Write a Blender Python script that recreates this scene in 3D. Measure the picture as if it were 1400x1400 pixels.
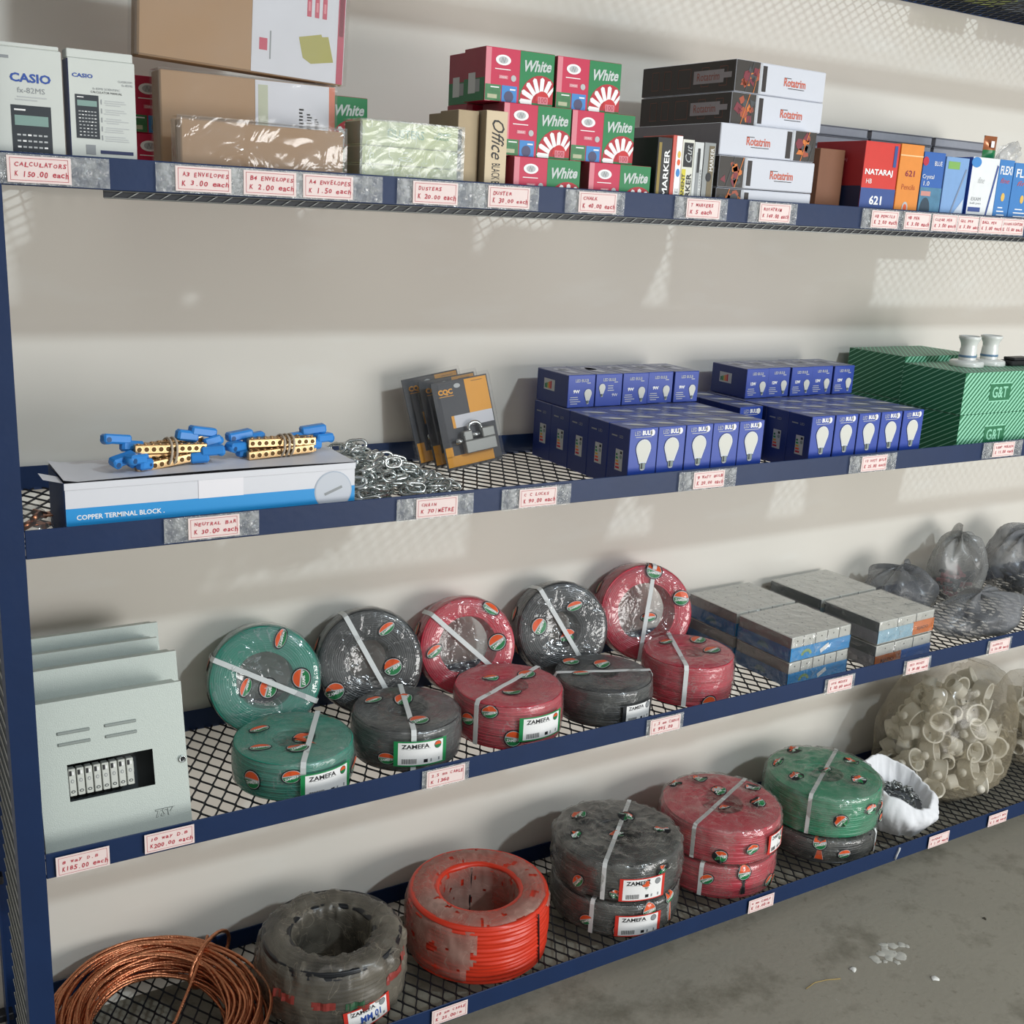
import bpy, bmesh, math, random
from mathutils import Vector, Matrix, noise
scene = bpy.context.scene
for o in list(bpy.data.objects): bpy.data.objects.remove(o)
PI = math.pi
# ------------------------------------------------------------------ camera
cd = bpy.data.cameras.new('camera'); cam = bpy.data.objects.new('camera', cd); scene.collection.objects.link(cam)
cr = Vector((0.85819394, -0.51092622, 0.04957376)); cu = Vector((0.09078921, 0.24612605, 0.96497631)); cf = Vector((0.5052331, 0.82363606, -0.25761048))
cam.matrix_world = Matrix(((cr.x, cu.x, -cf.x, -0.23541737), (cr.y, cu.y, -cf.y, -1.83784709), (cr.z, cu.z, -cf.z, 0.57346398), (0, 0, 0, 1)))
cd.sensor_width = 36; cd.lens = 36 * 1539.8 / 1400; cd.clip_start = .05; cd.clip_end = 60
scene.camera = cam
# ------------------------------------------------------------------ world and lights
w = bpy.data.worlds.new('world'); scene.world = w; w.use_nodes = True
wn = w.node_tree; bg = wn.nodes['Background']
tc = wn.nodes.new('ShaderNodeTexCoord'); sx = wn.nodes.new('ShaderNodeSeparateXYZ'); rp = wn.nodes.new('ShaderNodeValToRGB')
wn.links.new(tc.outputs['Generated'], sx.inputs[0])
mr = wn.nodes.new('ShaderNodeMapRange'); mr.inputs[1].default_value = -1; mr.inputs[2].default_value = 1
wn.links.new(sx.outputs[2], mr.inputs[0]); wn.links.new(mr.outputs[0], rp.inputs[0])
rp.color_ramp.elements[0].color = (.40, .385, .36, 1); rp.color_ramp.elements[1].color = (.54, .54, .54, 1)
wn.links.new(rp.outputs[0], bg.inputs[0]); bg.inputs[1].default_value = 0.76
def area(name, loc, target, sx_, sy_, power, col):
    l = bpy.data.lights.new(name, 'AREA'); l.shape = 'RECTANGLE'; l.size = sx_; l.size_y = sy_; l.energy = power; l.color = col
    o = bpy.data.objects.new(name, l); scene.collection.objects.link(o); o.location = loc
    o.rotation_euler = (Vector(target) - Vector(loc)).to_track_quat('-Z', 'Y').to_euler(); return o
area('doorway_daylight', (3.5, -4.1, -.25), (1.0, .4, -.55), 3.2, 1.7, 138, (1.0, .985, .96))
area('high_window_daylight', (3.2, -6.4, 4.2), (1.2, .4, .4), .42, .30, 215, (.80, .92, 1.0))
area('roof_light', (.4, -2.6, 3.4), (.8, 0, -.3), 3.0, 2.0, 28, (1.0, .97, .93))
vs = scene.view_settings; vs.view_transform = 'Standard'; vs.look = 'None'; vs.gamma = 1; vs.use_curve_mapping = False; vs.exposure = -0.03

# ------------------------------------------------------------------ materials
def lin(h):
    h = h.lstrip('#'); c = [int(h[i:i+2], 16) / 255 for i in (0, 2, 4)]
    return tuple(x / 12.92 if x <= .04045 else ((x + .055) / 1.055) ** 2.4 for x in c) + (1,)
MC = {}
def mat(name, col, rough=.55, metal=0, var=.08, scale=40, bump=0, bscale=200, spec=.5, coat=0):
    if name in MC: return MC[name]
    m = bpy.data.materials.new(name); m.use_nodes = True; nt = m.node_tree; p = nt.nodes['Principled BSDF']
    c = lin(col) if isinstance(col, str) else col
    p.inputs['Roughness'].default_value = rough; p.inputs['Metallic'].default_value = metal
    p.inputs['Specular IOR Level'].default_value = spec; p.inputs['Coat Weight'].default_value = coat
    t = nt.nodes.new('ShaderNodeTexCoord')
    if var > 0:
        n = nt.nodes.new('ShaderNodeTexNoise'); n.inputs['Scale'].default_value = scale; n.inputs['Detail'].default_value = 4
        r = nt.nodes.new('ShaderNodeMix'); r.data_type = 'RGBA'
        r.inputs['A'].default_value = tuple(min(1, x * (1 - var)) for x in c[:3]) + (1,); r.inputs['B'].default_value = tuple(min(1, x * (1 + var)) for x in c[:3]) + (1,)
        nt.links.new(t.outputs['Object'], n.inputs['Vector']); nt.links.new(n.outputs['Fac'], r.inputs['Factor']); nt.links.new(r.outputs['Result'], p.inputs['Base Color'])
    else: p.inputs['Base Color'].default_value = c
    if bump:
        n2 = nt.nodes.new('ShaderNodeTexNoise'); n2.inputs['Scale'].default_value = bscale; b = nt.nodes.new('ShaderNodeBump'); b.inputs['Strength'].default_value = bump; b.inputs['Distance'].default_value = .002
        nt.links.new(t.outputs['Object'], n2.inputs['Vector']); nt.links.new(n2.outputs['Fac'], b.inputs['Height']); nt.links.new(b.outputs[0], p.inputs['Normal'])
    MC[name] = m; return m
def film(name, haze=.1, col='#d8d8d4', rough=.12, gloss=1.0, bump=.6, bscale=45, crease=0.0):
    if name in MC: return MC[name]
    m = bpy.data.materials.new(name); m.use_nodes = True; nt = m.node_tree; nt.nodes.remove(nt.nodes['Principled BSDF'])
    N = nt.nodes.new; L = nt.links.new; out = nt.nodes['Material Output']
    t = N('ShaderNodeTexCoord'); nz = N('ShaderNodeTexNoise'); nz.inputs['Scale'].default_value = bscale; nz.inputs['Detail'].default_value = 3; nz.inputs['Distortion'].default_value = 1.2
    b = N('ShaderNodeBump'); b.inputs['Strength'].default_value = bump; b.inputs['Distance'].default_value = .006
    L(t.outputs['Object'], nz.inputs['Vector']); L(nz.outputs['Fac'], b.inputs['Height'])
    tr = N('ShaderNodeBsdfTransparent'); tr.inputs[0].default_value = (.96, .96, .96, 1)
    df = N('ShaderNodeBsdfDiffuse'); df.inputs[0].default_value = lin(col)
    n2 = N('ShaderNodeTexNoise'); n2.inputs['Scale'].default_value = bscale * .5; n2.inputs['Detail'].default_value = 5; L(t.outputs['Object'], n2.inputs['Vector'])
    mr = N('ShaderNodeMapRange'); mr.inputs[1].default_value = .35; mr.inputs[2].default_value = .65; mr.inputs[3].default_value = haze * .45; mr.inputs[4].default_value = min(1, haze * 1.55)
    L(n2.outputs['Fac'], mr.inputs[0])
    n3 = N('ShaderNodeTexNoise'); n3.inputs['Scale'].default_value = bscale * .7; n3.inputs['Detail'].default_value = 2; n3.inputs['Distortion'].default_value = 2.2; L(t.outputs['Object'], n3.inputs['Vector'])
    s3 = N('ShaderNodeMath'); s3.operation = 'SUBTRACT'; s3.inputs[1].default_value = .5; L(n3.outputs['Fac'], s3.inputs[0]); a3 = N('ShaderNodeMath'); a3.operation = 'ABSOLUTE'; L(s3.outputs[0], a3.inputs[0])
    r3 = N('ShaderNodeMapRange'); r3.inputs[1].default_value = 0; r3.inputs[2].default_value = .016; r3.inputs[3].default_value = crease; r3.inputs[4].default_value = 0; L(a3.outputs[0], r3.inputs[0])
    ad = N('ShaderNodeMath'); ad.operation = 'ADD'; ad.use_clamp = True; L(mr.outputs[0], ad.inputs[0]); L(r3.outputs[0], ad.inputs[1])
    m1 = N('ShaderNodeMixShader'); L(ad.outputs[0], m1.inputs[0]); L(tr.outputs[0], m1.inputs[1]); L(df.outputs[0], m1.inputs[2])
    gl = N('ShaderNodeBsdfGlossy'); gl.inputs['Roughness'].default_value = rough; L(b.outputs[0], gl.inputs['Normal'])
    lw = N('ShaderNodeLayerWeight'); lw.inputs[0].default_value = .5; L(b.outputs[0], lw.inputs['Normal'])
    pw = N('ShaderNodeMath'); pw.operation = 'POWER'; pw.inputs[1].default_value = 4.5; L(lw.outputs['Facing'], pw.inputs[0])
    mu = N('ShaderNodeMath'); mu.operation = 'MULTIPLY_ADD'; mu.inputs[1].default_value = .5 * gloss; mu.inputs[2].default_value = .045 * gloss; mu.use_clamp = True; L(pw.outputs[0], mu.inputs[0])
    m2 = N('ShaderNodeMixShader'); L(mu.outputs[0], m2.inputs[0]); L(m1.outputs[0], m2.inputs[1]); L(gl.outputs[0], m2.inputs[2]); L(m2.outputs[0], out.inputs[0])
    MC[name] = m; return m
navy = mat('navy_enamel_paint', '#122a50', .45, var=.15, scale=12, bump=.15, bscale=60, spec=.35)
mesh_m = mat('dark_mesh_steel', '#15181f', .5)
WIRE = mat('bare_mesh_wire', '#a9aaa6', .45, .3)
white = mat('white_card', '#cfd2d3', .6, var=.03)
offw = mat('offwhite_card', '#cdd1cb', .6, var=.03)
black = mat('black_ink', '#17181c', .5, var=0); grey = mat('grey_ink', '#8e9294', .5, var=0); lgrey = mat('pale_grey_ink', '#b9bcbc', .5, var=0)
red_ink = mat('red_pen_ink', '#b82a3e', .6, var=0); tagp = mat('price_tag_paper', '#e9d6d1', .6, var=.03)
orange = mat('orange_print', '#e2602a', .45, var=0); green = mat('green_print', '#1f8a4e', .45, var=0); dgreen = mat('dark_green_print', '#0f6a3e', .45, var=0)
white_i = mat('white_ink', '#f2f2f0', .5, var=0); blue_i = mat('blue_ink', '#2b4fa0', .5, var=0)
chrome = mat('bright_zinc', '#c9cfcf', .18, 1, var=.1, scale=80)
F_clear = film('clear_shrink_film', .07, gloss=1.0, bump=.3, bscale=12)
F_dusty = film('dusty_film', .42, '#a39a8a', .3, .7)
F_tape = film('crinkled_clear_tape', .34, '#c9ccca', .16, 2.0, 1.0, 90)

# ------------------------------------------------------------------ mesh builder
GT = {}
def glyphs(s, shear=0.0, bold=0.0):
    k = (s, shear, bold)
    if k in GT: return GT[k]
    c = bpy.data.curves.new('t', 'FONT'); c.body = s; c.size = 1; c.shear = shear; c.offset = bold; c.resolution_u = 2; c.align_x = 'CENTER'; c.align_y = 'CENTER'
    o = bpy.data.objects.new('t', c); scene.collection.objects.link(o)
    me = bpy.data.meshes.new_from_object(o); vs_ = [(v.co.x, v.co.y) for v in me.vertices]; fs = [tuple(p.vertices) for p in me.polygons]
    bpy.data.objects.remove(o); bpy.data.curves.remove(c); bpy.data.meshes.remove(me)
    if vs_:
        x0 = min(v[0] for v in vs_); x1 = max(v[0] for v in vs_); y0 = min(v[1] for v in vs_); y1 = max(v[1] for v in vs_)
        vs_ = [((v[0] - (x0 + x1) / 2) / (x1 - x0 + 1e-9), (v[1] - (y0 + y1) / 2) / (y1 - y0 + 1e-9)) for v in vs_]
    GT[k] = (vs_, fs); return GT[k]
def frame(o, ax, ay):
    o = Vector(o); ax = Vector(ax).normalized(); ay = Vector(ay).normalized(); n = ax.cross(ay)
    return lambda u, v, l=0: o + ax * u + ay * v + n * (.0003 + .00025 * l)
def front(x, y, z): return frame((x, y, z), (1, 0, 0), (0, 0, 1))
def left(x, y, z): return frame((x, y, z), (0, -1, 0), (0, 0, 1))
def top(x, y, z): return frame((x, y, z), (1, 0, 0), (0, 1, 0))
class MB:
    def __init__(s): s.v = []; s.f = []; s.mi = []; s.sm = []; s.mats = []
    def m(s, mt):
        if mt not in s.mats: s.mats.append(mt)
        return s.mats.index(mt)
    def add(s, vs_, fs, mt, smooth=False, M=None):
        b = len(s.v); s.v += [tuple(M @ Vector(v)) if M else tuple(v) for v in vs_]
        one = not isinstance(mt, (list, tuple)); i = s.m(mt) if one else 0
        for k, f in enumerate(fs):
            s.f.append(tuple(b + j for j in f)); s.mi.append(i if one else s.m(mt[k])); s.sm.append(smooth)
        return s
    def box(s, x0, x1, y0, y1, z0, z1, mt, faces=None, M=None, c=0):
        # faces: dict of front, back, left, right, top, bottom materials ; c = chamfer
        F = faces or {}
        nm = ['left', 'right', 'front', 'back', 'bottom', 'top']
        c = min(c, (x1 - x0) * .4, (y1 - y0) * .4, (z1 - z0) * .4)
        if c <= 0:
            V = [(x, y, z) for x in (x0, x1) for y in (y0, y1) for z in (z0, z1)]
            fs = [(0, 1, 3, 2), (4, 6, 7, 5), (0, 4, 5, 1), (2, 3, 7, 6), (0, 2, 6, 4), (1, 5, 7, 3)]
            return s.add(V, fs, [F.get(n, mt) for n in nm], False, M)
        lo = (x0, y0, z0); hi = (x1, y1, z1); V = []; idx = {}
        for sx_ in (0, 1):
            for sy in (0, 1):
                for sz in (0, 1):
                    for a in range(3):
                        sg = (sx_, sy, sz); p = [(hi[i] if sg[i] else lo[i]) for i in range(3)]
                        for i in range(3):
                            if i != a: p[i] += -c if sg[i] else c
                        idx[(sx_, sy, sz, a)] = len(V); V.append(tuple(p))
        fs = []; ms = []
        for a in range(3):
            b, d = (a + 1) % 3, (a + 2) % 3
            for sd in (0, 1):
                q = []
                for (i, j) in ((0, 0), (1, 0), (1, 1), (0, 1)):
                    sg = [0, 0, 0]; sg[a] = sd; sg[b] = i; sg[d] = j; q.append(idx[(*sg, a)])
                fs.append(tuple(q if sd else q[::-1])); ms.append(F.get(nm[a * 2 + sd], mt))
        for a in range(3):
            b, d = (a + 1) % 3, (a + 2) % 3
            for i in (0, 1):
                for j in (0, 1):
                    q = []
                    for (t, ax) in ((0, b), (1, b), (1, d), (0, d)):
                        sg = [0, 0, 0]; sg[a] = t; sg[b] = i; sg[d] = j; q.append(idx[(*sg, ax)])
                    fs.append(tuple(q if (i ^ j) else q[::-1])); ms.append(F.get(nm[b * 2 + i], mt))
        for k in range(8):
            sg = (k >> 2 & 1, k >> 1 & 1, k & 1); q = [idx[(*sg, a)] for a in range(3)]
            fs.append(tuple(q if (sum(sg) % 2) else q[::-1])); ms.append(mt)
        return s.add(V, fs, ms, False, M)
    def poly(s, mp, pts, mt, l=0):
        return s.add([mp(u, v, l) for u, v in pts], [tuple(range(len(pts)))], mt)
    def rect(s, mp, u0, v0, u1, v1, mt, l=0, nu=1, nv=1):
        V = [mp(u0 + (u1 - u0) * i / nu, v0 + (v1 - v0) * j / nv, l) for j in range(nv + 1) for i in range(nu + 1)]
        return s.add(V, [(j * (nu + 1) + i, j * (nu + 1) + i + 1, (j + 1) * (nu + 1) + i + 1, (j + 1) * (nu + 1) + i) for j in range(nv) for i in range(nu)], mt)
    def disc(s, mp, cu_, cv, ru, rv, mt, l=0, a0=0, a1=2 * PI, n=20, rot=0):
        pts = []
        full = abs(a1 - a0 - 2 * PI) < 1e-6
        for i in range(n + (0 if full else 1)):
            a = a0 + (a1 - a0) * i / n; x = ru * math.cos(a); y = rv * math.sin(a)
            pts.append((cu_ + x * math.cos(rot) - y * math.sin(rot), cv + x * math.sin(rot) + y * math.cos(rot)))
        V = [mp(cu_, cv, l)] + [mp(u, v, l) for u, v in pts]; m_ = len(pts)
        return s.add(V, [(0, 1 + i, 1 + (i + 1) % m_) for i in range(m_ if full else m_ - 1)], mt)
    def text(s, mp, st, cu_, cv, wd, ht, mt, l=1, rot=0, shear=0.0, bold=0.0):
        V, fs = glyphs(st, shear, bold); ca, sa = math.cos(rot), math.sin(rot)
        P = [mp(cu_ + x * wd * ca - y * ht * sa, cv + x * wd * sa + y * ht * ca, l) for x, y in V]
        return s.add(P, fs, mt)
    def grid(s, fn, nu, nv, mt, closed_u=False, smooth=True, keep=None):
        cu_ = nu if closed_u else nu + 1
        V = [fn(i / nu, j / nv) for j in range(nv + 1) for i in range(cu_)]
        fs = []
        for j in range(nv):
            for i in range(nu):
                if keep and not keep((i + .5) / nu, (j + .5) / nv): continue
                a = j * cu_ + i; b = j * cu_ + (i + 1) % cu_; fs.append((a, b, b + cu_, a + cu_))
        return s.add(V, fs, mt, smooth)
    def lathe(s, prof, n, mt, smooth=True, M=None, wob=0, seed=0):
        # prof list of (r,z)
        V = []
        for j, (r, z) in enumerate(prof):
            for i in range(n):
                a = 2 * PI * i / n; rr = r
                if wob and r > 1e-4: rr = r + wob * noise.noise(Vector((math.cos(a) * 2 + seed, math.sin(a) * 2, j * .37)))
                V.append((rr * math.cos(a), rr * math.sin(a), z))
        fs = [(j * n + i, j * n + (i + 1) % n, (j + 1) * n + (i + 1) % n, (j + 1) * n + i) for j in range(len(prof) - 1) for i in range(n)]
        return s.add(V, fs, mt, smooth, M)
    def tube(s, pts, r, mt, n=8, closed=False, flat=None):
        P = [Vector(p) for p in pts]; N = len(P); V = []; up = None
        for i in range(N):
            if closed: d = P[(i + 1) % N] - P[i - 1]
            else: d = P[min(i + 1, N - 1)] - P[max(i - 1, 0)]
            d.normalize()
            if up is None: up = Vector((0, 0, 1)) if abs(d.z) < .9 else Vector((1, 0, 0))
            sd = d.cross(up).normalized(); up = sd.cross(d).normalized()
            rr = r[i] if isinstance(r, (list, tuple)) else r
            for k in range(n):
                a = 2 * PI * k / n; V.append(P[i] + sd * math.cos(a) * rr + up * math.sin(a) * rr * (flat or 1))
        fs = []
        for i in range(N if closed else N - 1):
            j = (i + 1) % N
            for k in range(n): fs.append((i * n + k, i * n + (k + 1) % n, j * n + (k + 1) % n, j * n + k))
        if not closed:
            fs.append(tuple(range(n))[::-1]); fs.append(tuple(range((N - 1) * n, N * n)))
        return s.add(V, fs, mt, True)
    def mesh(s, name):
        me = bpy.data.meshes.new(name); me.from_pydata(s.v, [], s.f)
        for m_ in s.mats: me.materials.append(m_)
        me.polygons.foreach_set('material_index', s.mi); me.polygons.foreach_set('use_smooth', s.sm); me.update(); return me
    def build(s, name, parent=None, loc=None, rot=None):
        o = bpy.data.objects.new(name, s.mesh(name)); scene.collection.objects.link(o)
        if parent: o.parent = parent
        if loc: o.location = loc
        if rot: o.rotation_euler = rot
        return o
def tag(o, label=None, cat=None, group=None, kind=None):
    if label: o['label'] = label
    if cat: o['category'] = cat
    if group: o['group'] = group
    if kind: o['kind'] = kind
    return o
def thing(name, label, cat, loc=(0, 0, 0), rot=(0, 0, 0), group=None):
    o = bpy.data.objects.new(name, None); o.empty_display_size = .05; scene.collection.objects.link(o); o.location = loc; o.rotation_euler = rot
    return tag(o, label, cat, group)
def dup(o, label=None, loc=None, rot=None, parent=None):
    c = o.copy(); scene.collection.objects.link(c)
    if parent: c.parent = parent; c.matrix_parent_inverse = o.matrix_parent_inverse.copy()
    for ch in list(o.children): dup(ch, parent=c)
    if label: c['label'] = label
    if loc is not None: c.location = loc
    if rot is not None: c.rotation_euler = rot
    return c
Z1, Z2, Z3, Z4 = .6215, .0515, -.5212, -1.1072; Z0 = 1.2186; D = .4577; H = .0472
M1, M2, M3, M4 = [z - H + .0045 for z in (Z1, Z2, Z3, Z4)]; M0 = Z0 - H + .0045
FL = -1.215
XE = 3.45

# ------------------------------------------------------------------ setting
def wall_mat():
    m = mat('wall_paint', '#dcd7cd', .7, var=.03, scale=2.2, bump=.12, bscale=35); nt = m.node_tree; p = nt.nodes['Principled BSDF']
    src = p.inputs['Base Color'].links[0].from_socket
    t = nt.nodes.new('ShaderNodeTexCoord'); mp = nt.nodes.new('ShaderNodeMapping'); mp.inputs['Scale'].default_value = (1.4, 1, 5)
    n = nt.nodes.new('ShaderNodeTexNoise'); n.inputs['Scale'].default_value = 2.4; n.inputs['Detail'].default_value = 6
    r = nt.nodes.new('ShaderNodeValToRGB'); r.color_ramp.elements[0].position = .56; r.color_ramp.elements[1].position = .72; r.color_ramp.elements[0].color = (0, 0, 0, 1); r.color_ramp.elements[1].color = (.3, .3, .3, 1)
    x = nt.nodes.new('ShaderNodeMix'); x.data_type = 'RGBA'; x.inputs['B'].default_value = lin('#e6e6e0')
    L = nt.links.new; L(t.outputs['Object'], mp.inputs[0]); L(mp.outputs[0], n.inputs['Vector']); L(n.outputs['Fac'], r.inputs[0]); L(r.outputs[0], x.inputs['Factor']); L(src, x.inputs['A']); L(x.outputs['Result'], p.inputs['Base Color'])
    return m
MB().box(-1.6, 6.2, D + .012, D + .16, FL - .1, 3.2, wall_mat()).build('wall_back')['kind'] = 'structure'
def floor_mat():
    m = mat('worn_concrete', '#8c887b', .8, var=.14, scale=3.5, bump=.35, bscale=70); nt = m.node_tree; p = nt.nodes['Principled BSDF']; L = nt.links.new
    src = p.inputs['Base Color'].links[0].from_socket; t = nt.nodes.new('ShaderNodeTexCoord')
    for sc_, e0, e1, col, amt in ((7, .50, .68, '#5c584a', .7), (38, .60, .70, '#6b6557', .5), (6.3, .70, .73, '#b7b8b2', .5)):
        n = nt.nodes.new('ShaderNodeTexNoise'); n.inputs['Scale'].default_value = sc_; n.inputs['Detail'].default_value = 7; n.inputs['Roughness'].default_value = .65
        r = nt.nodes.new('ShaderNodeMapRange'); r.inputs[1].default_value = e0; r.inputs[2].default_value = e1; r.inputs[4].default_value = amt
        x = nt.nodes.new('ShaderNodeMix'); x.data_type = 'RGBA'; x.inputs['B'].default_value = lin(col)
        L(t.outputs['Object'], n.inputs['Vector']); L(n.outputs['Fac'], r.inputs[0]); L(r.outputs[0], x.inputs['Factor']); L(src, x.inputs['A']); src = x.outputs['Result']
    L(src, p.inputs['Base Color']); return m
MB().box(-1.6, 6.2, -7.5, D + .012, FL - .1, FL, floor_mat()).build('floor')['kind'] = 'structure'

# ------------------------------------------------------------------ rack
rack = thing('shelving_rack', 'long navy steel shelving rack with expanded mesh shelves against the wall', 'shelving', (0, 0, FL))
def rk(mb, name, **k):
    o = mb.build(name, rack); o.location = (0, 0, -FL); return o
for x0 in (-.045, XE): rk(MB().box(x0, x0 + .042, -.003, .002, FL + .001, 1.6, navy).box(x0, x0 + .004, .002, .04, FL + .001, 1.6, navy), 'upright')
for x0 in (-.045, XE): rk(MB().box(x0, x0 + .042, D - .006, D - .001, FL + .001, 1.6, navy).box(x0, x0 + .004, D - .045, D - .006, FL + .001, 1.6, navy), 'rear_upright')
deck = MB(); LW, SW = .0620, .0340   # long way runs front to back
def strand(mb, a, b, mt, t_=.0014, hz=.0014):
    a = Vector(a); b = Vector(b); d = (b - a).normalized(); n = Vector((-d.y, d.x, 0)) * t_
    V = [a - n, a + n, b + n, b - n]; V = [(*v.xy, z) for z in (-hz, hz) for v in V]
    mb.add(V, [(0, 3, 2, 1), (4, 5, 6, 7), (0, 1, 5, 4), (2, 3, 7, 6), (1, 2, 6, 5), (3, 0, 4, 7)], mt)
nx = int(XE / SW); ny = int((D - .008) / LW) + 1
for i in range(nx):
    for j in range(ny):
        x = i * SW; y = .004 + j * LW; k = .0045; xm = x + SW / 2; e = .0014; ye = D - .004
        # knuckle at (x, y +- k) and (xm, y + LW/2 +- k)
        for p, q in (((x + e, y + k), (xm - e, y + LW / 2 - k)), ((x + SW - e, y + k), (xm + e, y + LW / 2 - k)), ((xm - e, y + LW / 2 + k), (x + e, y + LW - k)), ((xm + e, y + LW / 2 + k), (x + SW - e, y + LW - k)), ((xm, y + LW / 2 - k), (xm, y + LW / 2 + k)), ((x, y - k if j else y), (x, y + k))):
            if p[1] > ye: continue
            if q[1] > ye: f_ = (ye - p[1]) / (q[1] - p[1]); q = (p[0] + (q[0] - p[0]) * f_, ye)
            strand(deck, (*p, 0), (*q, 0), mesh_m, .0014 if abs(p[0] - q[0]) > 1e-6 else .0026)
dm = deck.mesh('mesh_deck')
for n_, z in enumerate((Z0, Z1, Z2, Z3, Z4)):
    rk(MB().box(-.002, XE, 0, .003, z - H, z, navy, c=.0008).box(-.002, XE, .003, .012, z - H, z - H + .002, navy), 'front_rail')
    rk(MB().box(-.04, XE, D - .004, D - .0005, z - H, z, navy, c=.0008), 'back_rail')
    d = bpy.data.objects.new('mesh_deck', dm); scene.collection.objects.link(d); d.parent = rack; d.location = (0, 0, z - H + .0028 - FL)
# mesh edge below the two upper front rails, dark strip added to darken its gaps
for z in (Z1, Z0):
    sk = MB(); zb = z - H - .0115; sk.box(.14, XE, .006, .009, zb, z - H - .0005, mesh_m); sk.tube([(.14, .0035, zb), (XE, .0035, zb)], .0011, WIRE, 5); sk.tube([(.14, .0035, z - H - .001), (XE, .0035, z - H - .001)], .001, WIRE, 5)
    for i in range(int((XE - .16) / .0245)): sk.tube([(.15 + i * .0245, .0035, zb), (.168 + i * .0245, .0035, z - H - .001)], .0008, WIRE, 4)
    rk(sk, 'mesh_edge')
sp = MB()
for k in range(92):
    z = FL + .03 + k * .030; sp.tube([(-.0402, .042, z), (-.0402, .27, z + .006)], .0012, WIRE, 4)
sp.box(-.0385, -.0375, .04, .27, FL + .02, 1.58, mat('grey_side_sheet', '#3c434b', .6))
rk(sp, 'side_mesh_panel')
for z in (-.81, -1.14): rk(MB().box(-.075, -.03, D - .03, D - .0005, z - .012, z + .006, mesh_m, c=.002), 'wall_bracket')

# price tags
def hand(m, f, st, u0, v0, wd, ht, seed):
    rnd = random.Random(int(abs(seed) * 1000)); n = len(st); st_ = wd / n
    for i, ch_ in enumerate(st):
        if ch_ == ' ': continue
        h_ = ht * rnd.uniform(.8, 1.1); w_ = st_ * rnd.uniform(.72, .95)
        if ch_ in '.,': h_ = ht * .16; w_ = st_ * .3
        if ch_ in "1Ili/": w_ = st_ * .38
        low = ch_ in 'aceomnrsuvwxz'; h_ *= .72 if low else 1
        m.text(f, ch_, u0 + st_ * (i + .5) + rnd.uniform(-.0004, .0004), v0 + rnd.uniform(-.0007, .0007) - (ht * .42 if ch_ in '.,' else (ht * .13 if low else 0)), w_, h_, red_ink, 1, rot=rnd.uniform(-.07, .07), shear=.15, bold=.018)
def ptag(x, z, l1, l2, label, tape=True, tl=.03, tr=.03, tilt=0, y=-.0035):
    t = thing('price_tag', label, 'price tag', (x, y, z), (0, tilt, 0), 'handwritten price tags on the shelf lips')
    w_, h_ = .044, .0188
    if tape: 
        def fn(u, v): 
            X = -w_ - tl + (2 * w_ + tl + tr) * u; Z = -.0215 + .043 * v
            return (X, -.0012 + .0009 * noise.noise(Vector((X * 90 + x * 50, Z * 120, z))), Z)
        MB().grid(fn, 26, 9, F_tape).build('clear_tape', t)
    m = MB().box(-w_, w_, 0, .0004, -h_, h_, tagp); f = front(0, 0, 0); b = .0006
    a, c = w_ - .004, h_ - .003
    for r in ((-a, c - b, a, c), (-a, -c, a, -c + b), (-a, -c, -a + b, c), (a - b, -c, a, c)): m.rect(f, *r, red_ink)
    hand(m, f, l1, -a + .006, .0068, min(.074, .0066 * len(l1)), .0066, x * 31 + z); hand(m, f, l2, -a + .005, -.0064, min(.076, .0072 * len(l2)), .0084, x * 17 + z * 3)
    m.build('paper_tag', t, (0, -.0022, 0))
T = ptag
for x, a, b, lb in [(.049, 'CALCULATORS', 'K 150.00 each', 'first price tag on the top shelf lip, reading CALCULATORS, under the calculator boxes'),
    (.290, 'A3 ENVELOPES', 'K 3.00 each', 'price tag under the left end of the small brown envelope pack'),
    (.398, 'B4 ENVELOPES', 'K 2.00 each', 'price tag below the middle of the small brown envelope pack'),
    (.498, 'A4 ENVELOPES', 'K 1.50 each', 'price tag below the right end of the small brown envelope pack'),
    (.698, 'DUSTERS', 'K 20.00 each', 'price tag under the pale green shrink-wrapped boxes'),
    (.848, 'DUSTER', 'K 30.00 each', 'price tag under the upright cream duster box'),
    (1.045, 'CHALK', 'K 40.00 each', 'price tag reading CHALK under the red and green chalk boxes'),
    (1.306, 'T MARKERS', 'K 5 each', 'price tag reading MARKERS under the marker boxes'),
    (1.502, 'ROTATRIM', 'K 140.00 each', 'price tag under the white and patterned paper reams'),
    (1.838, 'HB PENCILS', 'K 2.00 each', 'price tag under the red and blue pencil box'),
    (1.947, 'HB PEN', 'K 3.00 each', 'price tag right of the pencil tag, under the orange box'),
    (2.040, 'CLEAR PEN', 'K 3.00 each', 'price tag under the photo-printed blue pen box'),
    (2.131, 'GEL PEN', 'K 5.00 each', 'price tag under the pale blue pen box'),
    (2.210, 'BALL PEN', 'K 5.00 each', 'price tag under the white pen box, second from the right frame edge'),
    (2.293, 'HIGHLIGHTER', 'K 15.00 each', 'rightmost price tag on the top shelf lip')]:
    T(x, .5975, a, b, lb, tape=True, tl=.004 if x > 1.9 else .03, tr=.055 if x < .75 else (.004 if x > 1.9 else .02), y=-.0035 - (.0012 if int(x * 100) in (204, 221) else 0))
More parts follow.
